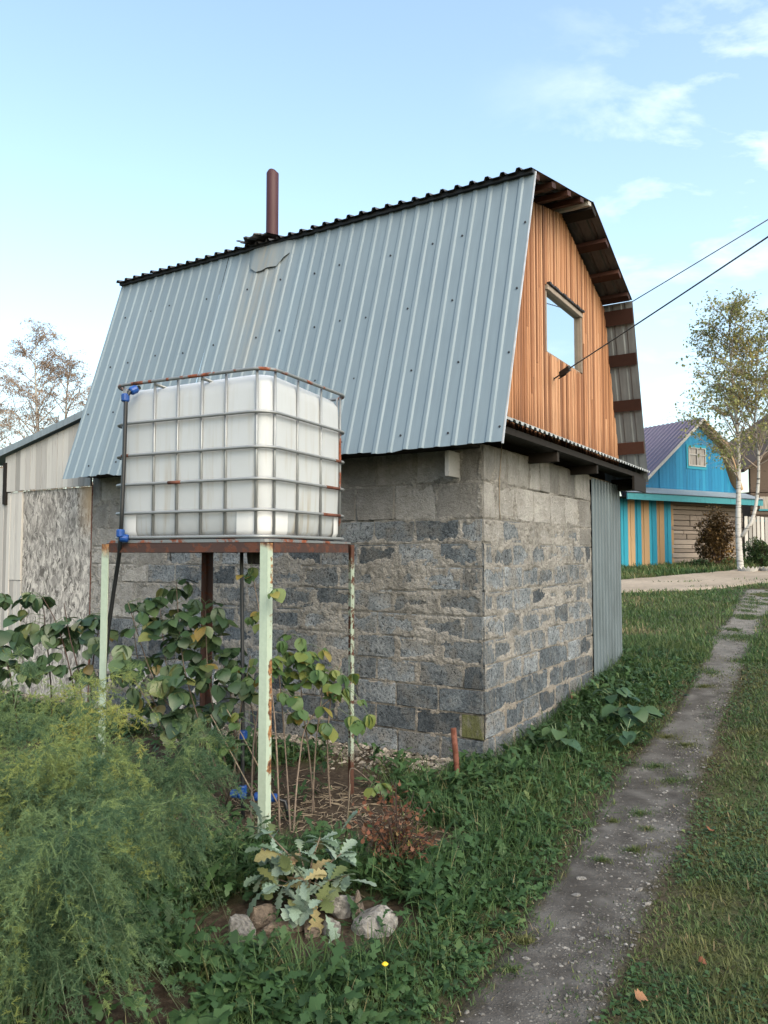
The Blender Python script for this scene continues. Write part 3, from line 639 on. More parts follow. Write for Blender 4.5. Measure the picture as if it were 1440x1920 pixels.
# the normal of a slope points outwards
slope_sheets(EL, KL, MAT['galvanised_roof'], True, jag=.03)
kx = .085; sl1 = (KL[0] - kx, KL[1] - .008)
slope_sheets(sl1, (RG[0] + .01, RG[1]), MAT['dark_sheet'], True, rh=.026)
slope_sheets((RG[0] + .012, RG[1] + .004), KR, MAT['dark_sheet'], True)
slope_sheets((KR[0] - .0, KR[1] - .012), ER, MAT['inner_sheet'], True)
# sealing strip under the edge of the upper sheets, black and lumpy
m = MB(); m.box(KL[0] - .045, KL[0] + .02, YF + .004, YB - .006, KL[1] - .028, KL[1] + .004); m.build('sealing_strip', MAT['black_iron'], roof)
# screws
sm = MB(); du = Vector((KL[0] - EL[0], 0, KL[1] - EL[1])).normalized(); no = Vector((-du.z, 0, du.x))
for row, zf in enumerate((.06, .30, .55, .80)):
    y = YF + .08
    while y < YB - .03:
        f = zf + random.uniform(-.012, .012); p = Vector((EL[0], 0, EL[1])).lerp(Vector((KL[0], 0, KL[1])), f); yy = y + random.uniform(-.015, .015)
        ph = ((yy - YF) % PITCHR); yy += .03 - ph
        c0 = Vector((p.x, yy, p.z)) + no * .001
        sm.tube([c0, c0 + no * .007], .009, 6); y += PITCHR * random.choice([2, 3, 3, 4])
sc = sm.build('screws', MAT['black_iron'], roof); sc['kind'] = 'stuff'
# purlins whose ends show below the verge
def lerp2(a, b, f): return (a[0] + (b[0] - a[0]) * f, a[1] + (b[1] - a[1]) * f)
def purlin(a, b, f, wdt, thk, mat, end=0.0):
    p = lerp2(a, b, f); d = Vector((b[0] - a[0], 0, b[1] - a[1])).normalized(); nn = Vector((d.z, 0, -d.x))
    if nn.dot(Vector((1.85 - p[0], 0, 3.4 - p[1]))) < 0: nn = -nn
    c0 = Vector((p[0], 0, p[1])) + nn * (thk / 2 + .006)
    MB().beam(c0 + Vector((0, YF + .012 + end, 0)), c0 + Vector((0, YB - .05, 0)), wdt, thk, nn).build('purlin', mat, roof)
for f in (.05, .30, .56, .80): purlin(KL, RG, f, .10, .045, MAT['red_wood'])
purlin(KL, RG, .955, .09, .04, MAT['grey_wood'])
for f in (.06,): purlin(RG, KR, f, .12, .05, MAT['dark_wood'])
for f in (.36, .68): purlin(RG, KR, f, .10, .05, MAT['red_wood'])
purlin(RG, KR, .93, .10, .05, MAT['red_wood'])
for f, wd in ((.08, .17), (.31, .135), (.56, .13), (.80, .14)): purlin(KR, ER, f, wd, .03, MAT['red_wood'], random.uniform(-.03, .0))
for f in (.08, .33, .6, .9): purlin(EL, KL, f, .1, .03, MAT['dark_wood'])
# verge trim, pale edge of the left sheet
MB().beam((EL[0] + .012, YF - .001, EL[1]), (KL[0] + .012, YF - .001, KL[1]), .012, .012, (0, 1, 0)).build('verge_trim', MAT['galv_bracket'], roof)

# -- chimney, its hood and the patch on the roof
cx, cy = .44, 2.50
CH = MB().tube([(cx, cy, 4.62), (cx, cy, 4.80), (cx, cy, 5.02), (cx, cy, 5.46), (cx + .003, cy, 5.465)], [.063, .063, .062, .062, .054], 20, caps=True).build('chimney', MAT['chimney_steel'], shed, True)
m = MB(); pr_ = profile(PITCHR, .022, .036, .022, .40, cy - .13); V = []
for i, (x, z) in enumerate(((.20, 4.725), (.56, 4.80))):
    V += [(x + (-.05 if 2 < j < 8 else 0) * (1 - i), y_, z + h + .02 * math.sin(y_ * 9)) for j, (y_, h) in enumerate(pr_)]
k = len(pr_); m.add(V, [(j, j + 1, k + j + 1, k + j) for j in range(k - 1)]); V2 = [(a_, b_, c_ - .012) for a_, b_, c_ in V]; m.add(V2, [(j, k + j, k + j + 1, j + 1) for j in range(k - 1)])
m.add(V[:k] + V2[:k], [(j, k + j, k + j + 1, j + 1) for j in range(k - 1)])
m.build('chimney_flashing', MAT['dark_sheet'], CH)
# galvanised patch below the chimney
zt, zb = .985, .845; P0 = lambda f, y_, o_: Vector((EL[0], 0, EL[1])).lerp(Vector((KL[0], 0, KL[1])), f) + Vector((0, y_, 0)) + no * o_
ys_ = [2.12, 2.19, 2.26, 2.33, 2.38, 2.44, 2.52, 2.60, 2.66]; hs = [.004, .018, .015, .019, .022, .018, .018, .019, .004]; fb = [.93, .905, .87, .872, .872, .865, .865, .89, .93]
V = [P0(f, y_, h) for f, y_, h in zip(fb, ys_, hs)] + [P0(.985, y_, h + .006) for y_, h in zip(ys_, hs)]
m = MB(); k = len(ys_); m.add(V, [(j, j + 1, k + j + 1, k + j) for j in range(k - 1)]); m.build('roof_patch', MAT['galvanised_roof'], roof)

# -- gable cladding: narrow vertical slats
gable = MB().prism([(.09, 2.45), (EL[0] + .5, 2.75), (KL[0] + .06, KL[1] - .14), (RG[0], RG[1] - .16), (KR[0] - .06, KR[1] - .15), (ER[0] - .22, 2.75), (WG, 2.45)], lambda u_, v_, h: (u_, h, v_), .14, .17).build('gable', MAT['dark_wood'], shed)
def gable_top(x):
    def on(a, b): return a[1] + (b[1] - a[1]) * (x - a[0]) / (b[0] - a[0])
    if x < KL[0]: z = on(EL, KL)
    elif x < RG[0]: z = on(KL, RG)
    elif x < KR[0]: z = on(RG, KR)
    else: z = on(KR, ER)
    return z - (.05 if KL[0] < x < KR[0] else .06)
WX0, WX1, WZ0, WZ1 = 1.43, 2.47, 3.50, 4.13
def slat(x0, x1, z0, za, zb, y0):
    m = MB(); b = .005; xm = (x0 + x1) / 2; yo = y0 - .016
    m.add([(x0, y0 + .02, z0), (x0 + b, yo + .004, z0), (xm, yo, z0), (x1 - b, yo + .004, z0), (x1, y0 + .02, z0),
           (x0, y0 + .02, za), (x0 + b, yo + .004, za), (xm, yo, (za + zb) / 2), (x1 - b, yo + .004, zb), (x1, y0 + .02, zb)],
          [(0, 1, 6, 5), (1, 2, 7, 6), (2, 3, 8, 7), (3, 4, 9, 8), (0, 4, 3, 2, 1), (5, 6, 7, 8, 9)])
    m.build('slat', MAT['slat_wood'], gable)
x = -.27
while x < 3.92:
    wd = random.uniform(.040, .052); x1 = x + wd; zb_ = 2.60 + random.uniform(-.02, .02); y0 = random.uniform(-.004, .004) + .0
    ta, tb = gable_top(x), gable_top(x1)
    if min(ta, tb) > 2.68:
        if x1 > WX0 - .01 and x < WX1 + .01:
            slat(x, x1 - .006, WZ1 + .015 + random.uniform(-.006, .012), ta, tb, y0); slat(x, x1 - .006, zb_, WZ0 - .005, WZ0 - .005, y0 - .003)
        elif random.random() < .35:
            zj = random.uniform(2.95, 4.2)
            if zj < min(ta, tb) - .2: slat(x, x1 - .006, zb_, zj, zj, y0); slat(x, x1 - .006, zj + .004, ta, tb, y0 + random.uniform(-.003, .003))
            else: slat(x, x1 - .006, zb_, ta, tb, y0)
        else: slat(x, x1 - .006, zb_, ta, tb, y0)
    x = x1 + (.006 if random.random() < .3 else 0)
# -- window
win = MB().box(WX0 - .012, WX1 + .012, .085, .12, WZ0 - .03, WZ1 + .03).build('window', MAT['dark_wood'], shed)
MB().box(WX0 + .02, WX1 - .04, .012, .018, WZ0 + .0, WZ1 - .035).build('pane', MAT['window_glass'], win)
MB().box(WX0 - .01, WX1 + .01, -.035, .08, WZ1 - .038, WZ1 + .010, .004).build('frame_head', MAT['window_wood'], win)
MB().box(WX1 - .04, WX1 + .012, -.025, .08, WZ0 + .002, WZ1 - .039, .004).build('frame_jamb', MAT['window_wood'], win)
MB().box(WX0 - .004, WX0 + .02, -.012, .08, WZ0 + .002, WZ1 - .039, .004).build('frame_jamb', MAT['window_wood'], win)
MB().box(WX0 + .022, WX1 - .042, -.012, .08, WZ0 - .03, WZ0 + .012, .004).build('frame_sill', MAT['window_wood'], win)
m = MB(); 
for i in range(22):                                       # ragged strip of tar paper above the frame
    xx = WX0 + i * (WX1 - WX0) / 22; m.box(xx, xx + .046, -.05 - random.random() * .01, -.02, WZ1 + .013, WZ1 + .022 + random.random() * .016)
m.build('tar_paper', MAT['black_iron'], win)
# -- small metal awning at the foot of the gable
awn = MB().beam((-.25, -.26, 2.515), (3.90, -.26, 2.515), .05, .05).build('awning', MAT['dark_wood'], shed)
pr_ = profile(.105, .020, .038, .014, 4.26, -.26); V = []
for yy, zz2 in ((-.345, 2.572), (-.17, 2.645), (-.02, 2.71)): V += [(q, yy, zz2 + h) for q, h in pr_]
k = len(pr_); m = MB(); m.add(V, [(r_ * k + j, r_ * k + j + 1, (r_ + 1) * k + j + 1, (r_ + 1) * k + j) for r_ in range(2) for j in range(k - 1)])
V2 = [(a_, b_, c_ - .005) for a_, b_, c_ in V]; m.add(V2, [(r_ * k + j, (r_ + 1) * k + j, (r_ + 1) * k + j + 1, r_ * k + j + 1) for r_ in range(2) for j in range(k - 1)])
m.add(V[:k] + V2[:k], [(j, k + j, k + j + 1, j + 1) for j in range(k - 1)])
m.build('awning_sheet', MAT['awning_sheet'], awn)
for xx, ln in ((.95, -.27), (2.1, -.27), (3.75, -.3)):
    MB().box(xx, xx + .05, ln, .05, 2.40, 2.488 if ln < -.23 else 2.53, .004).build('joist', MAT['dark_wood'], awn)
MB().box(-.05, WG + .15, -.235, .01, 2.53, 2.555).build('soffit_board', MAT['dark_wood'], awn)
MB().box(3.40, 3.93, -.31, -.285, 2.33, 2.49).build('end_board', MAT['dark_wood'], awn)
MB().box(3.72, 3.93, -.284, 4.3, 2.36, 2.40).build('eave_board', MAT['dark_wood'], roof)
# rafter tail below the left eave
MB().box(-.19, .3, .19, .23, 2.20, 2.40, .004).build('rafter_tail', MAT['white_wood'], roof)
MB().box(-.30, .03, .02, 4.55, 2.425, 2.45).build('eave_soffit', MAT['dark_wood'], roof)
# -- sheet metal door
dpr = profile(.115, .010, .05, .012, 1.10, 2.73); dm = MB(); k = len(dpr)
V = [(q, -.022 - h, .22) for q, h in dpr] + [(q, -.022 - h, 2.42) for q, h in dpr]; dm.add(V, [(j, j + 1, k + j + 1, k + j) for j in range(k - 1)])
door = dm.build('door', MAT['door_sheet'], shed)
MB().box(2.77, 3.82, -.018, .05, .24, 2.41).build('door_backing', MAT['dark_wood'], door)
# -- cable bracket on the gable
br = thing('cable_anchor', 'black tension clamp holding the power cable on the orange slats', 'cable clamp', shed.matrix_basis @ Vector((1.60, -.02, 3.275)), math.pi / 2 - HA)
# ================================================================ LEAN-TO beside the shed
lt = thing('lean_to', 'weathered grey plank lean-to with wafer board panel beside the shed', 'lean-to', HC, math.pi / 2 - HA)
Y0, Y1 = WL + .02, 6.75
def lt_top(y): return 3.05 - (y - 4.95) * .215
MB().box(.06, 2.6, Y0, Y1, -.1, 2.2).build('wall', MAT['plaster'], lt)
MB().box(.03, .052, Y0 + .012, 5.92, -.05, 2.345).build('wafer_board', MAT['wafer_board'], lt)
MB().box(.0, .055, Y0 - .006, Y0 + .010, .0, 2.36).build('rusty_strip', MAT['rust_post'], lt)
y = 5.925
for i in range(12):
    wd = random.uniform(.065, .085); zb_, zt_ = (1.42, 2.345) if i < 4 else (.0, 2.345)
    MB().box(.012 + random.uniform(-.004, .004), .05, y, y + wd - .004, 1.30 if i < 3 else .0, 2.34, .003).build('board', MAT['grey_wood'], lt)
    if i < 3: MB().box(.02 + random.uniform(-.004, .004), .05, y, y + wd - .004, -.05, 1.296, .003).build('board', MAT['grey_wood'], lt)
    y += wd
y = Y0 + .03
while y < 6.2:
    wd = random.uniform(.092, .108); t0, t1 = lt_top(y), lt_top(y + wd); xo = random.uniform(-.004, .004); zb_ = 2.352 + random.uniform(-.004, .004)
    if y < 4.83: t0 = t1 = 2.52
    MB().prism([(y, zb_), (y + wd - .004, zb_), (y + wd - .004, t1), (y, t0)], lambda u_, v_, h: (h, u_, v_), -.006 + xo, .02 + xo).build('board', MAT['grey_wood'], lt)
    y += wd
MB().box(-.015, .05, 6.215, 6.28, 2.2, 2.70).build('post', MAT['dark_wood'], lt)
MB().box(.02, .10, 6.285, 6.5, 0, 2.65).build('corner_post', MAT['grey_wood'], lt)
m = MB(); m.prism([(4.55, lt_top(4.55) + .01), (6.75, lt_top(6.75) + .01), (6.75, lt_top(6.75) + .085), (4.55, lt_top(4.55) + .085)], lambda u_, v_, h: (h, u_, v_), -.07, -.055)
m.build('fascia', MAT['galvanised_sheet'], lt)
m = MB(); m.prism([(4.55, lt_top(4.55) + .06), (6.75, lt_top(6.75) + .06), (6.75, lt_top(6.75) + .078), (4.55, lt_top(4.55) + .078)], lambda u_, v_, h: (h, u_, v_), -.054, 2.6)
m.build('roof', MAT['galvanised_sheet'], lt)

# ================================================================ TANK STAND
SA = math.atan2(.435, .90); S0 = Vector((-.655, 4.36, 0)); zg = gz1(S0.x, S0.y)
stand = thing('tank_stand', 'rusty angle iron stand with flaking mint green legs under the water tank', 'stand', (S0.x, S0.y, 0), math.pi / 2 - SA)
# local X towards the right rear (1.0 m), local Y towards the left (1.2 m)
SX, SY, ST = 1.04, 1.26, 1.672
def angle_leg(x, y, sx_, sy_, mat, w_=.062, z0=-.12, z1=ST - .005):
    t = .006; poly = [(0, 0), (sx_ * w_, 0), (sx_ * w_, sy_ * t), (sx_ * t, sy_ * t), (sx_ * t, sy_ * w_), (0, sy_ * w_)]
    m = MB().prism([(x + a, y + b) for a, b in poly], lambda u_, v_, h: (u_, v_, h), z0, z1); m.build('leg', mat, stand)
angle_leg(0, 0, 1, 1, MAT['mint_paint'], .052); angle_leg(SX, 0, -1, 1, MAT['mint_paint_worn'], .042); angle_leg(0, SY, 1, -1, MAT['mint_paint'], .055); angle_leg(SX, SY, -1, -1, MAT['rust_beam'])
def angle_beam(a, b, inward, w_=.058):
    a = Vector(a); b = Vector(b); i = Vector(inward); t = .006
    m = MB()
    for q in (0, 1): pass
    poly = [(0, 0), (w_, 0), (w_, -t), (t, -t), (t, -w_), (0, -w_)]
    n = len(poly); vs = [a + i * u_ + Vector((0, 0, v_)) for u_, v_ in poly] + [b + i * u_ + Vector((0, 0, v_)) for u_, v_ in poly]
    m.add(vs, [tuple(range(n)), tuple(range(n, 2 * n))] + [(k, (k + 1) % n, n + (k + 1) % n, n + k) for k in range(n)]); m.build('beam', MAT['rust_beam'], stand)
g = .008
angle_beam((g, .03, ST), (g, SY - .03, ST), (1, 0, 0)); angle_beam((SX - g, .03, ST), (SX - g, SY - .03, ST), (-1, 0, 0))
angle_beam((.072, g, ST - .001), (SX - .072, g, ST - .001), (0, 1, 0)); angle_beam((.072, SY - g, ST - .001), (SX - .072, SY - g, ST - .001), (0, -1, 0))
MB().beam((.45, .07, ST - .03), (.45, SY - .07, ST - .03), .05, .05).build('beam', MAT['rust_beam'], stand)
# small hook hanging under the beam
MB().tube([(.02, .72, ST - .05), (.02, .72, ST - .085), (.03, .72, ST - .11)], .004, 6).build('hook', MAT['black_iron'], stand)

# ================================================================ WATER TANK in its cage
TZ = ST + .022
tk = thing('water_tank', 'white plastic water tank in a galvanised steel cage on the stand', 'water tank', S0 + Vector((0, 0, TZ)), math.pi / 2 - SA)
tx0, tx1, ty0, ty1 = .035, 1.005, .035, 1.225
def ring(x0, x1, y0, y1, r, z, n=6):
    out = []
    for cx_, cy_, a0_ in ((x1 - r, y1 - r, 0), (x0 + r, y1 - r, 90), (x0 + r, y0 + r, 180), (x1 - r, y0 + r, 270)):
        for k in range(n + 1):
            a = R(a0_ + 90 * k / n); out.append((cx_ + r * math.cos(a), cy_ + r * math.sin(a), z))
    return out
# bottle: lofted rounded rectangle
lv = [(.004, .10, .16), (.0, .07, .15), (.012, .03, .14), (.045, .008, .13), (.12, .0, .12), (.30, -.004, .11), (.5, -.006, .11), (.70, -.004, .10), (.85, .0, .10), (.90, .006, .10), (.937, .026, .11), (.958, .06, .12), (.968, .14, .15), (.97, .30, .13)]
m = MB(); rings = []
for i, (z, ins, r_) in enumerate(lv[1:]):
    q = ring(tx0 + .02 + ins, tx1 - .02 - ins, ty0 + .02 + ins, ty1 - .02 - ins, r_, z, 8); q2 = []
    for (x_, y_, z_) in q: q2.append((x_, y_, z_ + (.012 * math.sin(y_ * 5 + 1) + .01 * math.sin(x_ * 6)) * (z > .75) + .006 * math.sin(y_ * 9)* (z < .05)))
    rings.append(q2)
nn_ = len(rings[0]); vs_ = [p for q in rings for p in q]; fs_ = []
for i in range(len(rings) - 1):
    for k in range(nn_): fs_.append((i * nn_ + k, i * nn_ + (k + 1) % nn_, (i + 1) * nn_ + (k + 1) % nn_, (i + 1) * nn_ + k))
fs_.append(tuple(range(nn_))[::-1]); fs_.append(tuple((len(rings) - 1) * nn_ + k for k in range(nn_)))
m.add(vs_, fs_); bottle = m.build('bottle', MAT['tank_plastic'], tk, True)
MB().tube([(.45, .55, .94), (.45, .55, .985), (.45, .55, .995)], [.09, .09, .07], 20).build('lid', MAT['black_pipe'], bottle)
# white corner guards
def guard(cx_, cy_, a0_, la, lb, zt_=.165):
    r_ = .13; path_ = []
    ca, cb = {180: ((0, 1), (1, 0)), 90: ((1, 0), (0, -1)), 270: ((-1, 0), (0, 1))}[a0_]
    pts = []
    for k in range(9):
        a = R(a0_ + 90 * k / 8); pts.append((cx_ + r_ * math.cos(a), cy_ + r_ * math.sin(a)))
    s0 = (pts[0][0] + ca[0] * la, pts[0][1] + ca[1] * la); s1 = (pts[-1][0] + cb[0] * lb, pts[-1][1] + cb[1] * lb); pts = [s0] + pts + [s1]
    m = MB(); n = len(pts); V = []; mx_, my_ = (tx0 + tx1) / 2, (ty0 + ty1) / 2
    for z_, k in ((.004, .93), (.012, .972), (.05, .998), (zt_ - .012, 1.0), (zt_, .995)): V += [(mx_ + (x_ - mx_) * k, my_ + (y_ - my_) * k, z_) for x_, y_ in pts]
    m.add(V, [(r2 * n + j, r2 * n + j + 1, (r2 + 1) * n + j + 1, (r2 + 1) * n + j) for r2 in range(4) for j in range(n - 1)]); m.build('corner_guard', MAT['white_plastic'], tk, True)
e_ = .012
guard(tx0 + .13 + e_, ty0 + .13 + e_, 180, .075, .10); guard(tx0 + .13 + e_, ty1 - .13 - e_, 90, .03, .06); guard(tx1 - .13 - e_, ty0 + .13 + e_, 270, .03, .06)
# cage bars
zs = [.012, .165, .345, .53, .735, .985]
for i, z in enumerate(zs):
    q = ring(tx0 - .010, tx1 + .010, ty0 - .010, ty1 + .010, .125, z, 7)
    m = MB(); m.tube(q, .0098 if i < 5 else .0112, 8, closed=True); m.build('cage_bar', MAT['cage_steel_rusty'] if i in (5,) else MAT['cage_steel'], tk, True)
def vbar(x_, y_, mat): 
    m = MB(); m.tube([(x_, y_, .012), (x_, y_, .985)], .0088, 8); m.build('cage_bar', mat, tk, True)
for y_ in (.115, .335, .515, .70, .885, 1.14):
    vbar(tx0 + .011, y_, MAT['cage_steel']); vbar(tx1 - .011, y_, MAT['cage_steel'])
for x_, mt in ((.13, 'cage_steel'), (.38, 'cage_steel'), (.66, 'cage_steel'), (.915, 'cage_steel_rusty')):
    vbar(x_, ty0 + .011, MAT[mt]); vbar(x_, ty1 - .011, MAT['cage_steel'])
for y_ in (.885, .515):
    m = MB(); m.tube([(tx0 - .0, y_, .972), (tx0 + .10, y_ - .06, .945), (.5, y_ - .07, .945), (tx1 - .1, y_ - .06, .945), (tx1, y_, .972)], .010, 8); m.build('top_bar', MAT['cage_steel'], tk, True)
# rust on a few stretches of the bars
for z, y_, ln in ((.345, .70, .05), (.53, 1.1, .03), (.985, 1.0, .04)):
    m = MB(); m.tube([(tx0 - .010, y_ - ln, z), (tx0 - .010, y_ + ln, z)], .0104 if z < .9 else .0118, 8); m.build('rust_patch', MAT['rust_post'], tk, True)
for z, x_, ln in ((.53, .88, .07), (.345, .78, .09), (.165, .80, .15), (.165, .9, .02)):
    m = MB(); m.tube([(x_ - ln, ty0 - .010, z), (min(x_ + ln, .88), ty0 - .010, z)], .0105, 8); m.build('rust_patch', MAT['rust_post'], tk, True)
# sheet under the tank, thin tray edge
m = MB(); q = ring(tx0 - .03, tx1 + .03, ty0 - .03, ty1 + .03, .05, 0, 3); n = len(q)
m.add([(a, b, -.0215) for a, b, c_ in q] + [(a, b, -.006 + .004 * math.sin(a * 17 + b * 23)) for a, b, c_ in q], [tuple(range(n))[::-1], tuple(range(n, 2 * n))] + [(k, (k + 1) % n, n + (k + 1) % n, n + k) for k in range(n)])
m.build('tray', MAT['cage_steel_rusty'], tk)

# ================================================================ WATER PIPES
def fitting(parent, c, axis, r=.026, ln=.05):
    c = Vector(c); a = Vector(axis).normalized()
    MB().tube([c - a * ln / 2, c - a * ln * .35, c + a * ln * .35, c + a * ln / 2], [r * .8, r, r, r * .8], 12).build('fitting', MAT['blue_plastic'], parent)
def pipe(label, pts, r, fits, loc):
    t = thing('water_pipe', label, 'pipe', loc, group=None); l_ = Vector(loc)
    MB().tube([Vector(p) - l_ for p in pts], r, 10).build('pipe', MAT['black_pipe'], t, True)
    for c, a in fits: fitting(t, Vector(c) - l_, a)
    return t
def sw(x, y, z): return S0 + Matrix.Rotation(math.pi / 2 - SA, 3, 'Z') @ Vector((x, y, z))
P1_old = [sw(.02, 1.20, TZ + .86), sw(-.02, 1.245, TZ + .87), sw(-.03, 1.262, TZ + .82), sw(-.045, 1.275, TZ + .3), sw(-.04, 1.285, TZ - .0), sw(-.03, 1.29, TZ - .3), sw(-.02, 1.31, 1.2), sw(-.01, 1.345, .95), sw(.0, 1.35, .5), sw(.0, 1.35, -.05)]
P1 = [at_depth(*q) for q in ((262, 726, 4.83), (243, 735, 4.79), (236, 746, 4.785), (233, 850, 4.785), (229, 950, 4.785), (226, 1010, 4.79), (223, 1045, 4.90), (213, 1110, 4.97), (203, 1180, 4.98), (197, 1240, 4.98), (194, 1300, 4.98), (193, 1400, 4.98))]; P1.append(Vector((P1[-1].x, P1[-1].y, -.05)))
pipe('black pipe with blue couplings climbing the left side of the water tank', P1, .013,
     [(P1[0].lerp(P1[1], .6), P1[1] - P1[0]), (at_depth(235, 746, 4.79), (0, 0, 1)), (at_depth(226, 1000, 4.79), (0, 0, 1)), (at_depth(233, 1009, 4.80), (1, 0.1, -.1)), (at_depth(195, 1276, 4.98), (0, 0, 1)), (at_depth(190, 1292, 4.98), (1, 0, .2))], (P1[-1].x, P1[-1].y, 0))
a = at_depth(453, 1060, 4.95); b_ = at_depth(455, 1490, 4.80); g_ = gz1(b_.x, b_.y)
P2 = [Vector((a.x, a.y, ST - .03)), a, (a + b_) / 2 + Vector((.004, 0, 0)), b_, Vector((b_.x + .005, b_.y, g_ - .08))]
pipe('black pipe dropping from under the tank to a blue tee', P2, .012, [(b_ + Vector((0, 0, .03)), (0, 0, 1)), (b_, (1, 0, 0)), (b_ + Vector((-.05, .02, 0)), (1, -.3, 0)), (b_ + Vector((0, 0, .36)), (0, 0, 1))], (b_.x, b_.y, 0))
P3 = [b_ + Vector((.02, 0, 0)), b_ + Vector((.10, -.02, -.005)), b_ + Vector((.19, -.03, -.01)), b_ + Vector((.26, -.03, -.03)), b_ + Vector((.30, -.03, -.16))]
P3[-1].z = gz1(P3[-1].x, P3[-1].y) - .05
pipe('short black pipe with blue coupling running sideways from the blue tee', P3, .012, [(P3[2], (1, 0, 0)), (P3[1], (1, 0, 0))], (P3[-1].x, P3[-1].y, 0))
v0 = sw(.32, .34, ST - .03)
vt = thing('drain_valve', 'small black drain valve hanging under the water tank', 'valve', (v0.x, v0.y, v0.z - .10))
MB().tube([(0, 0, .14), (0, 0, .05), (.0, 0, .0)], [.022, .028, .02], 12).build('body', MAT['black_iron'], vt)
MB().box(.02, .065, -.012, .012, .0, .075, .004).build('handle', MAT['black_iron'], vt); MB().tube([(0, 0, .05), (.05, 0, .06)], .012, 8).build('stem', MAT['black_iron'], vt)

# ================================================================ CABLES
Minv = shed.matrix_basis
an = Minv @ Vector((1.60, -.02, 3.275)); q1 = at_depth(1700, 250, 4.2); q1 = an + (q1 - an) * 2.6
l_ = Vector(br.location); Rz = Matrix.Rotation(-(math.pi / 2 - HA), 3, 'Z')
dirv = (q1 - an).normalized(); loc = lambda v_: Rz @ (Vector(v_) - l_)
MB().tube([loc(an), loc(an + dirv * .13)], .007, 6).build('hook', MAT['black_iron'], br)
MB().beam(loc(an + dirv * .10), loc(an + dirv * .25), .022, .05).build('clamp', MAT['black_iron'], br)
MB().tube([loc(an + dirv * .08 + Vector((0, 0, -.03))), loc(an + dirv * .18 + Vector((0, 0, -.035))), loc(an + dirv * .25)], .006, 6).build('bail', MAT['black_iron'], br)
MB().tube([loc(an), loc(an) + Vector((0, .03, 0))], .016, 8).build('base', MAT['black_iron'], br)
def cable(label, a, b, sag, r):
    pts = [a.lerp(b, k / 20) + Vector((0, 0, -sag * 4 * (k / 20) * (1 - k / 20))) for k in range(21)]
    o = MB().tube([p - a for p in pts], r, 6).build('power_cable', MAT['cable'], None, True); o.location = a
    tag(o, label, 'cable'); return o
cable('thick grey power cable running from the clamp on the gable slats', an + dirv * .2, q1, .06, .006)
kn = Minv @ Vector((KR[0] + .02, YF + .02, KR[1] - .02)); cable('thin power cable leaving the roof knee of the shed', kn, kn + (at_depth(1800, 180, 7.2) - kn) * 2.2, .05, .006)
# thin wire down the block wall under the awning
ww = [Minv @ Vector(p) for p in ((.36, -.012, 2.53), (.33, -.016, 2.40), (.29, -.016, 2.2), (.28, -.018, 2.0), (.30, -.016, 1.88))]
o = MB().tube([p - ww[-1] for p in ww], .004, 5).build('loose_wire', MAT['straw'], None, True); o.location = ww[-1]; tag(o, 'thin loose wire hanging down the pale blocks under the awning', 'wire')

# ================================================================ RUSTY POST, WOODEN FRAME, STONES
rp = on_ground(860, 1478); tp = at_depth(850, 1365, rp.y + .02); m = MB(); m.tube([(0, 0, -.1), tuple((tp - rp) * .5), tuple(tp - rp)], [.02, .0205, .021], 10)
o = m.build('rusty_post', MAT['rust_post'], None, True); o.location = rp; tag(o, 'short rusty red pipe stuck in the ground before the wall corner', 'post')

fr = thing('wooden_frame', 'old whitewashed wooden frame with slanting slats leaning at the wall foot', 'wooden frame', HC, math.pi / 2 - HA)
def fl(u_, z, x_): return Vector((x_, u_, z))
MB().beam((-.42, 2.35, .05), (-.42, 4.05, .05), .035, .075, (0, 0, 1)).build('rail', MAT['white_wood'], fr); MB().beam((-.16, 2.25, .45), (-.16, 4.15, .45), .035, .07, (0, 0, 1)).build('rail', MAT['white_wood'], fr)
for u0, u1 in ((2.45, 2.62), (2.95, 2.72), (3.30, 3.05), (3.70, 3.45), (4.0, 3.98)):
    MB().beam((-.40, u0, .06), (-.145, u1, .52), .02, .05, (1, 0, .6)).build('slat', MAT['white_wood'], fr)

ST_ = [((452, 1765), .10, .075, .12, 'grey', 'pale grey angular stone at the left end of the oak bed'), ((485, 1738), .13, .09, .10, 'brown', 'reddish brown wedge shaped stone beside the pale angular one'), ((535, 1745), .18, .09, .09, 'brown', 'long tan stone half under the oak leaves'),
       ((585, 1752), .09, .07, .06, 'brown', 'dark low brown stone below the hanging oak leaf'), ((618, 1748), .08, .07, .07, 'grey', 'small grey stone in the gap of the oak bed edge'), ((645, 1715), .14, .09, .10, 'grey', 'pale grey humped stone behind the upright stone'), ((672, 1722), .06, .05, .12, 'brown', 'small upright tan stone leaning on the large flat one'),
       ((700, 1745), .19, .12, .10, 'grey', 'large flat topped pale stone in the grass'), ((432, 1790), .09, .07, .04, 'grey', 'small grey stone sunk in the grass'), ((1066, 1312), .14, .10, .09, 'red', 'orange brick lump lying at the gable wall foot'), ((1040, 1322), .09, .08, .06, 'brown', 'small brown stone next to the brick lump')]
for i, (p, a_, b2, c_, k, lab) in enumerate(ST_):
    # (half sizes follow from the photo)
    p = on_ground(*p); me = stone_mesh('stone', MAT[{'grey': 'stone_grey', 'brown': 'stone_brown', 'red': 'brick_red'}[k]], 40 + i, 3, .22, 1)
    o = inst('stone' if k != 'red' else 'brick_lump', me, None, (p.x, p.y, p.z + c_ * .12), (random.uniform(-.2, .2), random.uniform(-.2, .2), random.uniform(-.5, .5)), (a_ * .68, b2 * .68, c_ * .95)); tag(o, lab, 'stone' if k != 'red' else 'brick', None if k == 'red' else 'stones lying about the garden')
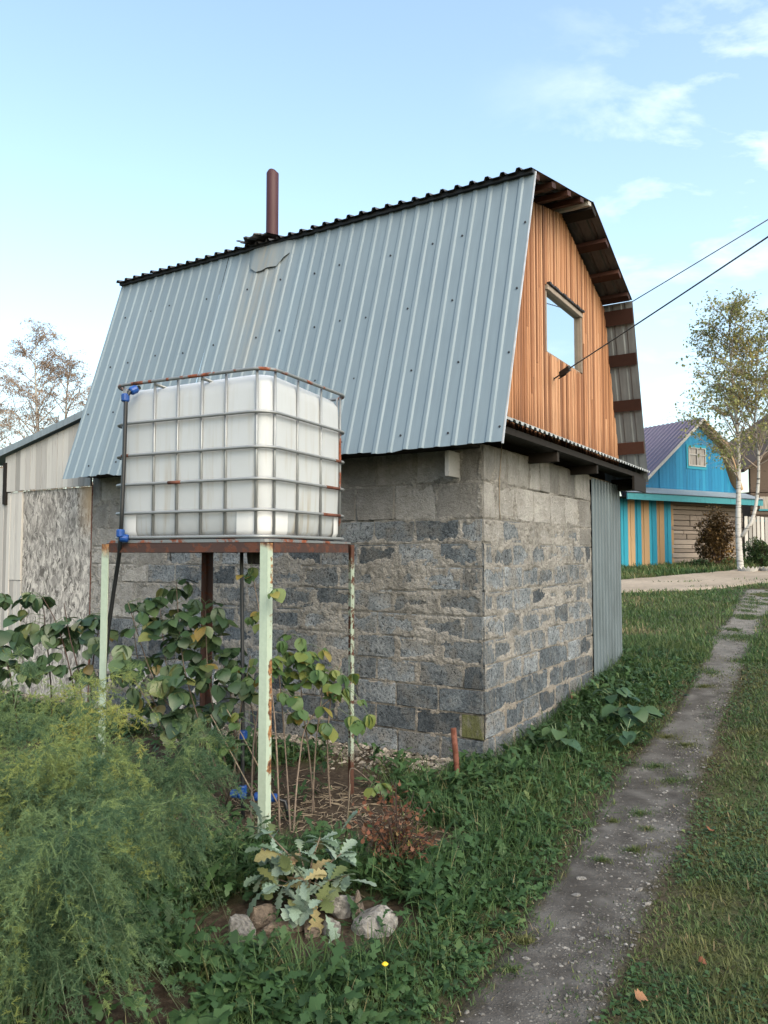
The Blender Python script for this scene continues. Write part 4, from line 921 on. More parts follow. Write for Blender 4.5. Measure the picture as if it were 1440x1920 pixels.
# ================================================================ VEGETATION
def strips(P, az, L, W, el, droop, prof, rnd, twist=None):
    """leaf blades as tapered strips. P (n,3); az azimuth; el start elevation; droop bend; prof [(s, width)] last width 0"""
    n = len(P); rows = len(prof); V = np.zeros((n, 2 * rows - 1, 3)); c, s = np.cos(az), np.sin(az)
    h = np.zeros(n); z = np.zeros(n); ps = 0
    for i, (sp_, wd) in enumerate(prof):
        ds = (sp_ - ps) * L; e = el - droop * (sp_ + ps) / 2 * 1.0; h = h + ds * np.cos(e); z = z + ds * np.sin(e); ps = sp_
        ctr = P + np.stack([c * h, s * h, z], 1)
        if i == rows - 1: V[:, 2 * i] = ctr
        else:
            tw = 0 if twist is None else twist * sp_
            sd = np.stack([-s * np.cos(tw), c * np.cos(tw), np.sin(tw) * np.ones(n)], 1) * (W * wd / 2)[:, None]; V[:, 2 * i] = ctr - sd; V[:, 2 * i + 1] = ctr + sd
    f = []
    for i in range(rows - 2): a = 2 * i; f += [(a, a + 1, a + 3), (a, a + 3, a + 2)]
    a = 2 * (rows - 2); f.append((a, a + 1, a + 2)); k = 2 * rows - 1
    F = (np.array(f)[None] + (np.arange(n) * k)[:, None, None]).reshape(-1, 3)
    return V.reshape(-1, 3), F, np.repeat(rnd, k)
class Acc:
    def __init__(s): s.V = []; s.F = []; s.R = []; s.n = 0
    def add(s, V, F, R_): s.V.append(V); s.F.append(F + s.n); s.R.append(R_); s.n += len(V)
    def build(s, name, mat, parent=None, label=None, cat=None, kind='stuff'):
        o = np_mesh(name, np.concatenate(s.V), np.concatenate(s.F), mat, np.concatenate(s.R), parent=parent, smooth_=True)
        if label: tag(o, label, cat)
        if kind: o['kind'] = kind
        return o
def in_house(x, y, mt=.03, ms=.03):
    t = (x - HC.x) * HD.x + (y - HC.y) * HD.y; s = (x - HC.x) * HL.x + (y - HC.y) * HL.y
    return (t > -mt) & (t < 4.0) & (s > -ms) & (s < 6.8)
def sample(n, x0, x1, y0, y1, power=1.0):
    y = y0 + (y1 - y0) * rng.random(n) ** power; half = .56 * y + 1.7
    x = np.maximum(x0, -half) + (np.minimum(x1, half) - np.maximum(x0, -half)) * rng.random(n); return x, y
BL3 = [(0, .8), (.4, 1), (.75, .6), (1, 0)]; BL2 = [(0, 1), (.55, .75), (1, 0)]
WEED = [(0, .10), (.16, .42), (.24, .16), (.40, .78), (.48, .34), (.66, 1.05), (.76, .5), (.86, .62), (1, 0)]
CLOV = [(0, .15), (.35, .25), (.6, 1), (.85, .9), (1, 0)]

# -- lush verge left of the path
acc = Acc(); x, y = sample(270000, -4.6, 5, 1.5, 10.5, 1.25); d, sd = path_dist(x, y); so_ = soil_mask(x, y)
dens = fbm(x * 2.2, y * 2.2, 91)
k = (sd < 0) & (d > -.07 + .24 * (fbm(x * 3, y * 3, 8) - .5)) & ~in_house(x, y) & (rng.random(len(x)) > so_ * 1.02) & (rng.random(len(x)) < .35 + 1.1 * dens); x, y, d = x[k], y[k], d[k]; n = len(x)
hgt = (.045 + .125 * smooth(.0, .45, d)) * rng.uniform(.55, 1.35, n) * (.65 + .8 * fbm(x * 1.6, y * 1.6, 55))
hgt = hgt * (1 - .65 * np.exp(-((x + .32) / .5) ** 2 - ((y - 3.22) / .2) ** 2))
az = rng.uniform(0, 6.28, n); wd = (.0022 + .0009 * y * .5) * rng.uniform(.6, 1.6, n)
cl_ = fbm(x * 3, y * 3, 15); rr = np.clip(.15 + .75 * (cl_ - .25) + .22 * rng.normal(0, 1, n) + .15 * (d < .12), 0, 1); rr[rng.random(n) < .04] = .98
acc.add(*strips(np.stack([x, y, gz(x, y) - .008], 1), az, hgt, wd, rng.uniform(.75, 1.5, n), rng.uniform(.2, 1.5, n), BL3, rr, rng.uniform(-.8, .8, n)))
acc.build('verge_grass', MAT['grass_blade'], label='dense green grass between the shed and the dirt path', cat='grass')
# -- broad leaved weeds in the verge
acc = Acc(); cx, cyy = sample(22000, -4.4, 4.5, 1.6, 9.5, 1.35); d, sd = path_dist(cx, cyy); so_ = soil_mask(cx, cyy)
k = (sd < 0) & (d > .02) & ~in_house(cx, cyy, .1, .1) & (rng.random(len(cx)) > so_ * .93) & (rng.random(len(cx)) < .45 + smooth(.40, .60, fbm(cx * 1.3, cyy * 1.3, 71))); cx, cyy, d = cx[k], cyy[k], d[k]
nl = rng.integers(4, 9, len(cx)); I = np.repeat(np.arange(len(cx)), nl); n = len(I)
x = cx[I] + rng.normal(0, .015, n); y = cyy[I] + rng.normal(0, .015, n); sz = rng.uniform(.6, 1.4, len(cx))[I]
L = rng.uniform(.045, .10, n) * sz * (1 - .5 * np.exp(-((x + .32) / .5) ** 2 - ((y - 3.22) / .2) ** 2)) * (.6 + .6 * smooth(0, .5, d[I])); rr = np.clip(rng.uniform(.15, .65, len(cx))[I] + rng.normal(0, .16, n), 0, 1)
acc.add(*strips(np.stack([x, y, gz(x, y) + .01 + rng.uniform(0, .09, n) * smooth(.1, .5, d[I])], 1), rng.uniform(0, 6.28, n), L, L * rng.uniform(.28, .5, n), rng.uniform(.35, 1.35, n), rng.uniform(.6, 1.9, n), WEED, rr, rng.uniform(-.6, .6, n)))
acc.build('verge_weeds', MAT['weed_leaf'], label='broad leaved dandelion weeds crowding the verge by the path', cat='weeds')
# -- short trodden lawn right of the path
acc = Acc(); x, y = sample(330000, -.5, 9, 1.5, 13, 1.45); d, sd = path_dist(x, y)
k = (sd > 0) & (d > -.16 + .45 * (fbm(x * 2.4, y * 2.4, 18) - .5) + .10 * rng.random(len(x))) & (rng.random(len(x)) < .25 + 1.25 * fbm(x * 2.5, y * 2.5, 61)); x, y, d = x[k], y[k], d[k]; n = len(x)
L = rng.uniform(.022, .065, n) * (.55 + .9 * fbm(x * 1.8, y * 1.8, 35)) * (.6 + .5 * smooth(0, .3, d)); rr = np.clip(.22 + .85 * (fbm(x * 2.4, y * 2.4, 25) - .3) + .2 * rng.normal(0, 1, n), 0, 1); rr[rng.random(n) < .03] = 1
acc.add(*strips(np.stack([x, y, gz(x, y) - .004], 1), rng.uniform(0, 6.28, n), L, (.0022 + .0010 * y) * rng.uniform(.6, 1.5, n), rng.uniform(.2, 1.4, n), rng.uniform(.1, 1.2, n), BL2, rr))
acc.build('lawn_grass', MAT['lawn_blade'], label='short trodden lawn on the far side of the dirt path', cat='grass')
acc = Acc(); x, y = sample(64000, -.3, 6, 1.5, 10, 1.5); d, sd = path_dist(x, y); k = (sd > 0) & (d > .02) & (rng.random(len(x)) < 1.3 * smooth(.42, .62, fbm(x * 1.5, y * 1.5, 83))); x, y = x[k], y[k]; n = len(x)
L = rng.uniform(.012, .032, n)
acc.add(*strips(np.stack([x, y, gz(x, y) + rng.uniform(.004, .02, n)], 1), rng.uniform(0, 6.28, n), L, L * rng.uniform(.55, .9, n), rng.uniform(-.1, .8, n), rng.uniform(0, .8, n), CLOV, np.clip(rng.normal(.5, .22, n), 0, 1)))
acc.build('lawn_clover', MAT['weed_leaf'], label='patches of small clover leaves in the short lawn', cat='clover')
# -- tufts on the path
acc = Acc()
for q in ((1200, 1530, .09), (1215, 1560, .05), (1190, 1600, .07), (1260, 1470, .16), (1230, 1440, .14), (1285, 1400, .10), (1250, 1385, .14), (960, 1825, .05), (985, 1770, .05), (1130, 1620, .05), (1150, 1545, .05), (1320, 1290, .15)):
    p = on_ground(q[0], q[1]); n = int(700 * q[2] / .1); a = rng.uniform(0, 6.28, n); r_ = q[2] * np.abs(rng.normal(0, .6, n)) * (.4 + 1.2 * vnoise(a * 1.6, a * 0 + q[0], 3)); x = p.x + r_ * np.cos(a) * 1.2; y = p.y + r_ * np.sin(a) * .8; L = rng.uniform(.012, .04, n)
    acc.add(*strips(np.stack([x, y, gz(x, y) + .006], 1), rng.uniform(0, 6.28, n), L, .0035 * rng.uniform(.6, 1.5, n), rng.uniform(.2, 1.3, n), rng.uniform(.1, 1.2, n), BL2, np.clip(rng.normal(.45, .25, n), 0, 1)))
for i_ in range(26):
    k = 100 + int(155 * random.random() ** .6); o = random.uniform(-1, 1) * (1 if random.random() < .6 else .4); px_ = PC[k, 0] + NR[k, 0] * o * PW[k]; py_ = PC[k, 1] + NR[k, 1] * o * PW[k]; q2 = random.uniform(.06, .22); n = int(420 * q2 / .1); x = px_ + rng.normal(0, q2 * .5, n); y = py_ + rng.normal(0, q2, n); L = rng.uniform(.015, .05, n)
    acc.add(*strips(np.stack([x, y, gz(x, y) + .006], 1), rng.uniform(0, 6.28, n), L, .008 * rng.uniform(.6, 1.5, n), rng.uniform(.2, 1.3, n), rng.uniform(.1, 1.2, n), BL2, np.clip(rng.normal(.5, .25, n), 0, 1)))
acc.build('path_tufts', MAT['lawn_blade'], label='low grass tufts growing in the dirt path', cat='grass')
# -- rougher grass farther up the slope
acc = Acc(); n0 = 130000; y = 9 + 24 * rng.random(n0) ** 1.3; x = rng.uniform(.15, .78, n0) * y; d, sd = path_dist(x, y); ya = np.interp(x, ROAD_A[:, 0], ROAD_A[:, 1]); yb = np.interp(x, ROAD_B[:, 0], ROAD_B[:, 1])
k = (d > -.05) & ~in_house(x, y) & ((y < ya + .1 + 1.2 * (fbm(x * .8, y * .8, 14) - .5)) | (y > yb - .1 - 1.6 * (fbm(x * .7, y * .7, 16) - .5)) | (fbm(x * .4, y * 1.4, 33) > .64)) & (rng.random(n0) < .3 + fbm(x * .9, y * .9, 19)); x, y = x[k], y[k]; n = len(x); band = (y > np.interp(x, ROAD_B[:, 0], ROAD_B[:, 1]) - .2)
L = rng.uniform(.05, .14, n) * (1 + 1.0 * band); rr = np.clip(.45 + 1.3 * (fbm(x * .8, y * .8, 29) - .45) + .22 * rng.normal(0, 1, n) + .1 * band, 0, 1)
acc.add(*strips(np.stack([x, y, gz(x, y) - .01], 1), rng.uniform(0, 6.28, n), L, (.0011 * y) * rng.uniform(.6, 1.5, n), rng.uniform(.6, 1.5, n), rng.uniform(.2, 1.3, n), BL2, rr))
acc.build('slope_grass', MAT['grass_blade'], label='rough grass on the rise before and behind the pale road', cat='grass')
# -- straw and dead stems on the bare soil
m = MB()
for _ in range(900):
    x_, y_ = random.gauss(-.35, .55), random.gauss(4.85, .4)
    if in_house(np.array([x_]), np.array([y_]))[0]: continue
    a = random.uniform(0, 6.28); l2 = random.uniform(.02, .09); z = gz1(x_, y_) + .004
    m.tube([(x_, y_, z), (x_ + l2 * math.cos(a), y_ + l2 * math.sin(a), z + random.uniform(0, .02))], random.uniform(.0012, .003), 4, caps=False)
o = m.build('straw_litter', MAT['straw']); tag(o, 'dry straw and stem litter on the bare soil under the stand', 'straw', kind='stuff')

# ---------------------------------------------------------------- leaf meshes and placing
def leaf_mesh(name, mat, rows, fold=.18, bend=.5, wav=.0, seed=0):
    """unit leaf along +Y, normal +Z; rows [(s, half width)]"""
    r = random.Random(seed); V = []; Fc = []; a = 0; y = 0; z = 0; ps = 0
    for i, (s, hw) in enumerate(rows):
        ds = s - ps; ang = -bend * s; y += ds * math.cos(ang); z += ds * math.sin(ang); ps = s
        j = 1 + r.uniform(-.1, .1); V += [(-hw * j, y, z + hw * fold + wav * r.uniform(-1, 1)), (0, y, z), (hw / j, y, z + hw * fold + wav * r.uniform(-1, 1))]
    for i in range(len(rows) - 1):
        b = 3 * i; Fc += [(b, b + 1, b + 4, b + 3), (b + 1, b + 2, b + 5, b + 4)]
    m = MB(); m.add(V, Fc); me = bpy.data.meshes.new(name); me.from_pydata(m.v, [], m.f); me.update(); me.materials.append(mat); me.polygons.foreach_set('use_smooth', [True] * len(me.polygons)); return me
def leaf_matrix(pos, direction, roll, size, wide=1.0):
    d = Vector(direction).normalized(); up = Vector((0, 0, 1))
    if abs(d.z) > .97: up = Vector((1, 0, 0))
    x = d.cross(up).normalized(); z = x.cross(d); q = Matrix.Rotation(roll, 3, d); x = q @ x; z = q @ z
    return Matrix((( x.x * size * wide, d.x * size, z.x * size, pos[0]), (x.y * size * wide, d.y * size, z.y * size, pos[1]), (x.z * size * wide, d.z * size, z.z * size, pos[2]), (0, 0, 0, 1)))
OV = [(0, .01), (.08, .17), (.22, .32), (.4, .39), (.6, .36), (.8, .22), (.93, .08), (1, .0)]
OV2 = [(0, .02), (.06, .24), (.2, .38), (.42, .44), (.62, .38), (.82, .22), (.94, .07), (1, .0)]
def leafset(mat, shape2=OV): return [leaf_mesh('leaf', mat, OV if i % 2 else shape2, f, b, .012, i) for i, (f, b) in enumerate(((.15, .3), (.25, .7), (.05, .9), (.3, .5), (-.1, 1.1), (.2, .1)))]
LS = leafset(MAT['cane_leaf'], OV2); LL = leafset(MAT['cane_leaf_light'], OV2)

def cane_plant(name, label, group, base, canes, clouds, meshes, size, bark, rseed, leaflets=3, cat='shrub'):
    r = random.Random(rseed); t = thing(name, label, cat, base, group=group); b0 = Vector(base); pts_all = []
    for c in canes:                                           # each cane: list of world points
        c = [Vector(p) for p in c]; sm_ = []
        for i in range(len(c) - 1):
            for k in range(6):
                f = k / 6; p0 = c[max(i - 1, 0)]; p1 = c[i]; p2 = c[i + 1]; p3 = c[min(i + 2, len(c) - 1)]
                sm_.append(.5 * ((2 * p1) + (p2 - p0) * f + (2 * p0 - 5 * p1 + 4 * p2 - p3) * f * f + (3 * p1 - p0 - 3 * p2 + p3) * f ** 3))
        sm_.append(c[-1]); n = len(sm_)
        MB().tube([p - b0 for p in sm_], [.0065 * (1 - .65 * i / n) for i in range(n)], 6).build('cane', MAT[bark], t, True); pts_all += sm_[n // 4:]
    pet = MB()
    for ctr, rad, cnt in clouds:
        for _ in range(cnt):
            while True:
                o = Vector((r.uniform(-1, 1), r.uniform(-1, 1), r.uniform(-1, 1)))
                if o.length < 1: break
            p = Vector(ctr) + Vector((o.x * rad[0], o.y * rad[1], o.z * rad[2])); q = min(pts_all, key=lambda a_: (a_ - p).length_squared)
            out = (p - q); 
            if out.length < .02: out = Vector((r.uniform(-1, 1), r.uniform(-1, 1), .2)) * .03
            mid = q.lerp(p, .5) + Vector((0, 0, .02)); pet.tube([q - b0, mid - b0, p - b0], [.0022, .0016, .0012], 4, caps=False)
            h = Vector((out.x, out.y, 0)); h = h.normalized() if h.length > .005 else Vector((1, 0, 0)); h = (h + Vector((r.uniform(-.7, .7), r.uniform(-.9, .3), 0))).normalized()
            s = size * r.uniform(.75, 1.2); el = r.uniform(-1.05, -.05)
            for k in range(leaflets):
                a = (0, 1.15, -1.15, 2.0, -2.0)[k] + r.uniform(-.2, .2); dd = Matrix.Rotation(a, 3, 'Z') @ h
                dd = Vector((dd.x * math.cos(el), dd.y * math.cos(el), math.sin(el) + r.uniform(-.2, .2)))
                inst('leaf', r.choice(meshes), t, matrix=leaf_matrix(p - b0 + h * (0 if k else .01), dd, r.uniform(-.5, .5), s * (1.0 if k == 0 else .8), r.uniform(.85, 1.15)))
    pet.build('petioles', MAT['green_stem'], t)['kind'] = 'stuff'; return t
AD = at_depth
# shrubs: clouds given as photo pixel, depth, radius in metres
def cloud(px, py, D, rx, ry, rz_, n): return (AD(px, py, D), (rx, ry, rz_), n)
def cn(base, *pts): b = on_ground(*base) if len(base) == 2 else AD(*base); return [b + Vector((0, 0, -.02))] + [AD(*p) for p in pts]
b1 = on_ground(420, 1490)
cane_plant('raspberry_shrub', 'leafy raspberry bush filling the left bay of the tank stand', 'raspberry canes by the tank stand', b1,
    [cn((425, 1495), (380, 1380, 5.0), (300, 1300, 5.0), (240, 1130, 4.95)), cn((430, 1500), (390, 1400, 4.9), (345, 1250, 4.95), (330, 1090, 5.0)), cn((440, 1490), (410, 1380, 4.9), (390, 1260, 4.95), (385, 1130, 5.0)), cn((410, 1500), (340, 1420, 5.0), (285, 1330, 4.95), (232, 1240, 4.9)), cn((445, 1500), (440, 1400, 4.85), (455, 1310, 4.85), (470, 1230, 4.85))],
    [cloud(325, 1100, 5.0, .13, .12, .09, 5), cloud(375, 1165, 4.95, .15, .15, .17, 20), cloud(300, 1170, 4.95, .20, .15, .17, 17), cloud(360, 1270, 4.9, .26, .15, .12, 24), cloud(430, 1290, 4.85, .16, .12, .14, 12), cloud(345, 1340, 4.9, .17, .12, .10, 13), cloud(230, 1230, 4.9, .12, .1, .14, 9)], LS, .108, 'cane_bark', 1)
cane_plant('raspberry_shrub', 'raspberry bush spreading low behind the black drop pipe', 'raspberry canes by the tank stand', on_ground(455, 1470),
    [cn((400, 1480), (330, 1380, 5.15), (270, 1280, 5.1), (250, 1180, 5.1)), cn((420, 1480), (370, 1390, 5.1), (320, 1290, 5.1), (300, 1140, 5.1)), cn((450, 1475), (440, 1380, 5.1), (430, 1290, 5.1), (400, 1180, 5.1)), cn((470, 1480), (480, 1400, 5.0), (470, 1320, 5.0), (440, 1250, 5.0))],
    [cloud(285, 1150, 5.1, .16, .1, .12, 12), cloud(340, 1220, 5.1, .26, .12, .14, 22), cloud(420, 1240, 5.1, .16, .12, .14, 15), cloud(300, 1310, 5.1, .22, .12, .12, 16), cloud(400, 1340, 5.05, .2, .12, .12, 16), cloud(250, 1260, 5.05, .12, .1, .14, 9)], LS, .095, 'cane_bark', 11)
b2 = on_ground(150, 1400)
cane_plant('raspberry_shrub', 'raspberry bush with dark canes in front of the wafer board panel', 'raspberry canes by the tank stand', b2,
    [cn((150, 1420), (140, 1300, 5.6), (110, 1180, 5.6), (80, 1120, 5.6)), cn((160, 1420), (150, 1280, 5.5), (130, 1190, 5.5), (120, 1130, 5.5)), cn((100, 1420), (95, 1280, 5.6), (85, 1180, 5.6), (82, 1140, 5.6)), cn((40, 1420), (20, 1270, 5.5), (0, 1220, 5.5), (-20, 1150, 5.5)), cn((170, 1420), (172, 1270, 5.5), (185, 1180, 5.5), (195, 1130, 5.4))],
    [cloud(40, 1120, 5.6, .28, .15, .10, 13), cloud(110, 1180, 5.6, .28, .15, .15, 22), cloud(15, 1190, 5.5, .15, .15, .16, 10), cloud(50, 1245, 5.5, .3, .15, .12, 16), cloud(180, 1190, 5.4, .13, .12, .2, 12), cloud(150, 1250, 5.5, .15, .1, .1, 8)], LS, .115, 'dark_cane', 2)
b3 = on_ground(590, 1530)
cane_plant('raspberry_shrub', 'raspberry canes with thin foliage between the near and right stand legs', 'raspberry canes by the tank stand', b3,
    [cn((545, 1560), (538, 1450, 4.7), (530, 1340, 4.75), (520, 1230, 4.75)), cn((590, 1525), (580, 1420, 4.85), (565, 1300, 4.85), (563, 1200, 4.85)), cn((585, 1530), (592, 1400, 4.8), (605, 1290, 4.8)), cn((620, 1515), (614, 1400, 4.9), (622, 1300, 4.9), (640, 1240, 4.9)), cn((550, 1560), (560, 1440, 4.7), (580, 1350, 4.8), (660, 1280, 4.85)), cn((650, 1560), (655, 1480, 4.55), (660, 1440, 4.55), (700, 1470, 4.55))],
    [cloud(565, 1215, 4.8, .17, .12, .09, 16), cloud(585, 1265, 4.8, .2, .12, .12, 22), cloud(640, 1290, 4.85, .14, .1, .12, 9), cloud(545, 1320, 4.75, .12, .1, .1, 7), cloud(600, 1350, 4.8, .16, .1, .1, 8), cloud(670, 1340, 4.8, .08, .08, .12, 5), cloud(700, 1480, 4.55, .07, .06, .05, 4)], LL, .092, 'cane_bark', 3)
b4 = on_ground(470, 1560)
cane_plant('raspberry_shrub', 'tall light green raspberry shoot climbing behind the near leg', 'raspberry canes by the tank stand', b4,
    [cn((525, 1560), (515, 1350, 4.6), (492, 1180, 4.62), (470, 1060, 4.65)), cn((470, 1570), (475, 1400, 4.6), (490, 1300, 4.6), (500, 1230, 4.6))],
    [cloud(468, 1075, 4.62, .05, .05, .05, 5), cloud(480, 1160, 4.6, .06, .05, .05, 4), cloud(485, 1250, 4.6, .10, .06, .10, 12), cloud(515, 1110, 4.3, .015, .02, .04, 2), cloud(425, 1400, 4.7, .06, .05, .05, 3), cloud(440, 1360, 4.7, .1, .08, .1, 4)], LL, .075, 'cane_bark', 4)
# bare pale canes
for i, (a_, b_2, c_, lab) in enumerate((((540, 1540), (455, 1380, 4.7), (425, 1330, 4.7), 'dry cane slanting from the near stand leg towards the raspberry bush'), ((420, 1520), (440, 1440, 4.75), (452, 1350, 4.75), 'thin dry cane standing just beside the black drop pipe'), ((500, 1580), (470, 1480, 4.6), (395, 1340, 4.75), 'long dry cane crossing behind the near stand leg'), ((645, 1590), (652, 1530, 4.3), (657, 1470, 4.3), 'short pale cane stump before the red leaved shrub'))):
    p = on_ground(*a_); o = MB().tube([(0, 0, -.02), tuple(AD(*b_2) - p), tuple(AD(*c_) - p)], [.005, .004, .003], 6).build('dry_cane', MAT['straw'], None, True); o.location = p
    tag(o, lab, 'dead cane', 'dry canes round the stand')

# ---------------------------------------------------------------- oak sapling
OAK = [(0, .012), (.10, .045), (.17, .10), (.24, .055), (.34, .19), (.42, .09), (.53, .27), (.61, .14), (.72, .30), (.80, .17), (.89, .20), (.96, .10), (1, .0)]
OM = [leaf_mesh('leaf', MAT['oak_leaf'], OAK, f, b, .015, i) for i, (f, b) in enumerate(((.15, .3), (.3, .6), (-.1, .8), (.2, 1.1), (.4, .2)))]
ob = on_ground(575, 1700); oak = thing('oak_sapling', 'low oak sapling with silvery mildewed lobed leaves among the stones', 'oak sapling', ob); r = random.Random(5)
tips = [(500, 1560, 3.62), (525, 1600, 3.45), (560, 1590, 3.6), (600, 1570, 3.65), (640, 1600, 3.6), (655, 1640, 3.5), (620, 1650, 3.42), (570, 1650, 3.35), (520, 1660, 3.4), (490, 1640, 3.5), (545, 1620, 3.5), (605, 1690, 3.35), (550, 1690, 3.36), (490, 1590, 3.6)]
for tp_ in tips:
    p = AD(*tp_) - ob; mid = Vector((p.x * .35, p.y * .35, p.z * .65)); MB().tube([(0, 0, -.02), mid, p], [.006, .004, .0025], 6).build('stem', MAT['cane_bark'], oak, True)
    for k in range(r.randint(7, 9)):
        a = r.uniform(0, 6.28); dd = Vector((math.cos(a), math.sin(a), r.uniform(-.5, .8))); q = p.lerp(mid, r.uniform(0, .35))
        inst('leaf', r.choice(OM), oak, matrix=leaf_matrix(q, dd, r.uniform(-.6, .6), r.uniform(.08, .135), r.uniform(.8, 1.1)))
for (px, py, D, dx, dz) in ((590, 1690, 3.33, .1, -1), (560, 1660, 3.32, -.1, -.9), (610, 1715, 3.3, .5, -.8), (640, 1560, 3.6, .4, .7), (490, 1545, 3.6, -.2, 1), (650, 1650, 3.42, .9, .1), (500, 1665, 3.4, -.9, -.5)):
    inst('leaf', r.choice(OM), oak, matrix=leaf_matrix(AD(px, py, D) - ob, (dx, -.3, dz), r.uniform(-.4, .4), .14, .9))

# ---------------------------------------------------------------- red bush
rb_ = on_ground(745, 1640); bush = thing('red_shrub', 'small autumn red and bronze leaved shrub in the bare soil', 'shrub', rb_); acc = Acc(); r = random.Random(8); n = 1000; m = MB(); Pl = []
for k in range(60):
    a = r.uniform(0, 6.28); q = r.uniform(.04, .24); hh = r.uniform(.10, .46) * (1.15 - q * 1.6); p1 = Vector((q * .45 * math.cos(a), q * .45 * math.sin(a), hh * .6)); p2 = Vector((q * math.cos(a), q * math.sin(a), hh)); m.tube([(0, 0, -.02), p1, p2], [.004, .003, .0015], 5, caps=False)
    for f in np.linspace(.2, 1, 15): Pl.append(list((p1 * (f * 2) if f < .5 else p1.lerp(p2, f * 2 - 1)) + Vector((r.gauss(0, .016), r.gauss(0, .016), r.gauss(0, .012)))))
P = np.array(Pl); n = len(P)
L = rng.uniform(.022, .045, n); acc.add(*strips(P, rng.uniform(0, 6.28, n), L, L * .55, rng.uniform(-.9, .6, n), rng.uniform(0, .8, n), CLOV, np.clip(rng.normal(.38, .25, n), 0, 1))); fo = acc.build('foliage', MAT['red_leaf'], bush)
m.build('stems', MAT['dark_cane'], bush)

# ---------------------------------------------------------------- burdock like plants by the gable wall
BU = [leaf_mesh('leaf', MAT['burdock'], [(0, .05), (.05, .28), (.2, .40), (.4, .42), (.6, .36), (.8, .22), (.93, .08), (1, 0)], f, b, .03, i) for i, (f, b) in enumerate(((.2, .5), (.1, .9), (.3, .3)))]
for i, (px, py, sz_, nl_, lab) in enumerate(((1155, 1330, .15, 13, 'upper broad leaved plant below the sheet metal door'), (1185, 1372, .165, 15, 'largest broad leaved plant hanging over the path edge'), (1045, 1420, .14, 10, 'broad leaved plant in the grass at the gable wall'), (1175, 1402, .115, 9, 'small broad leaved plant at the very edge of the path'))):
    p = on_ground(px, py); t = thing('broadleaf_plant', lab, 'plant', p, group='broad leaved plants by the gable wall'); r = random.Random(60 + i)
    for k in range(nl_):
        a = 6.28 * k / nl_ + r.uniform(-.3, .3); h = r.uniform(.08, .24); q = Vector((math.cos(a) * sz_ * r.uniform(.3, 1), math.sin(a) * sz_ * r.uniform(.3, 1), h))
        MB().tube([(0, 0, -.02), (q.x * .3, q.y * .3, h * .7), q], .004, 5).build('stalk', MAT['green_stem'], t)
        inst('leaf', r.choice(BU), t, matrix=leaf_matrix(q, (math.cos(a), math.sin(a), r.uniform(-.5, .1)), r.uniform(-.3, .3), sz_ * r.uniform(.75, 1.1), 1.0))
# fallen leaves on the lawn
FLM = leaf_mesh('fallen_leaf', MAT['fallen_leaf'], [(0, .02), (.05, .2), (.15, .42), (.22, .26), (.38, .46), (.5, .28), (.66, .36), (.78, .18), (.9, .12), (1, 0)], .45, 1.3, .07, 3)
for i, (px, py, s, lab) in enumerate(((1330, 1568, .055, 'rust red fallen leaf on the short lawn'), (1193, 1893, .055, 'pale orange fallen leaf lying on the lawn beside the path'), (1310, 1815, .035, 'small brown fallen leaf curled in the lawn'))):
    p = on_ground(px, py); o = inst('fallen_leaf', FLM, None, matrix=leaf_matrix((p.x, p.y, p.z + .03), (.6, .5 - i * .5, .25), .3, s, 1.1)); tag(o, lab, 'leaf')
# dandelion head
p = on_ground(722, 1880); t = thing('dandelion', 'single yellow dandelion flower among the weeds', 'flower', p); MB().tube([(0, 0, -.01), (.005, 0, .06), (.0, 0, .13)], .002, 5).build('stem', MAT['green_stem'], t); m = MB(); m.tube([(0, 0, .125), (0, 0, .133), (0, 0, .138)], [.004, .012, .006], 9); m.build('flower_head', MAT['flower_yellow'], t)

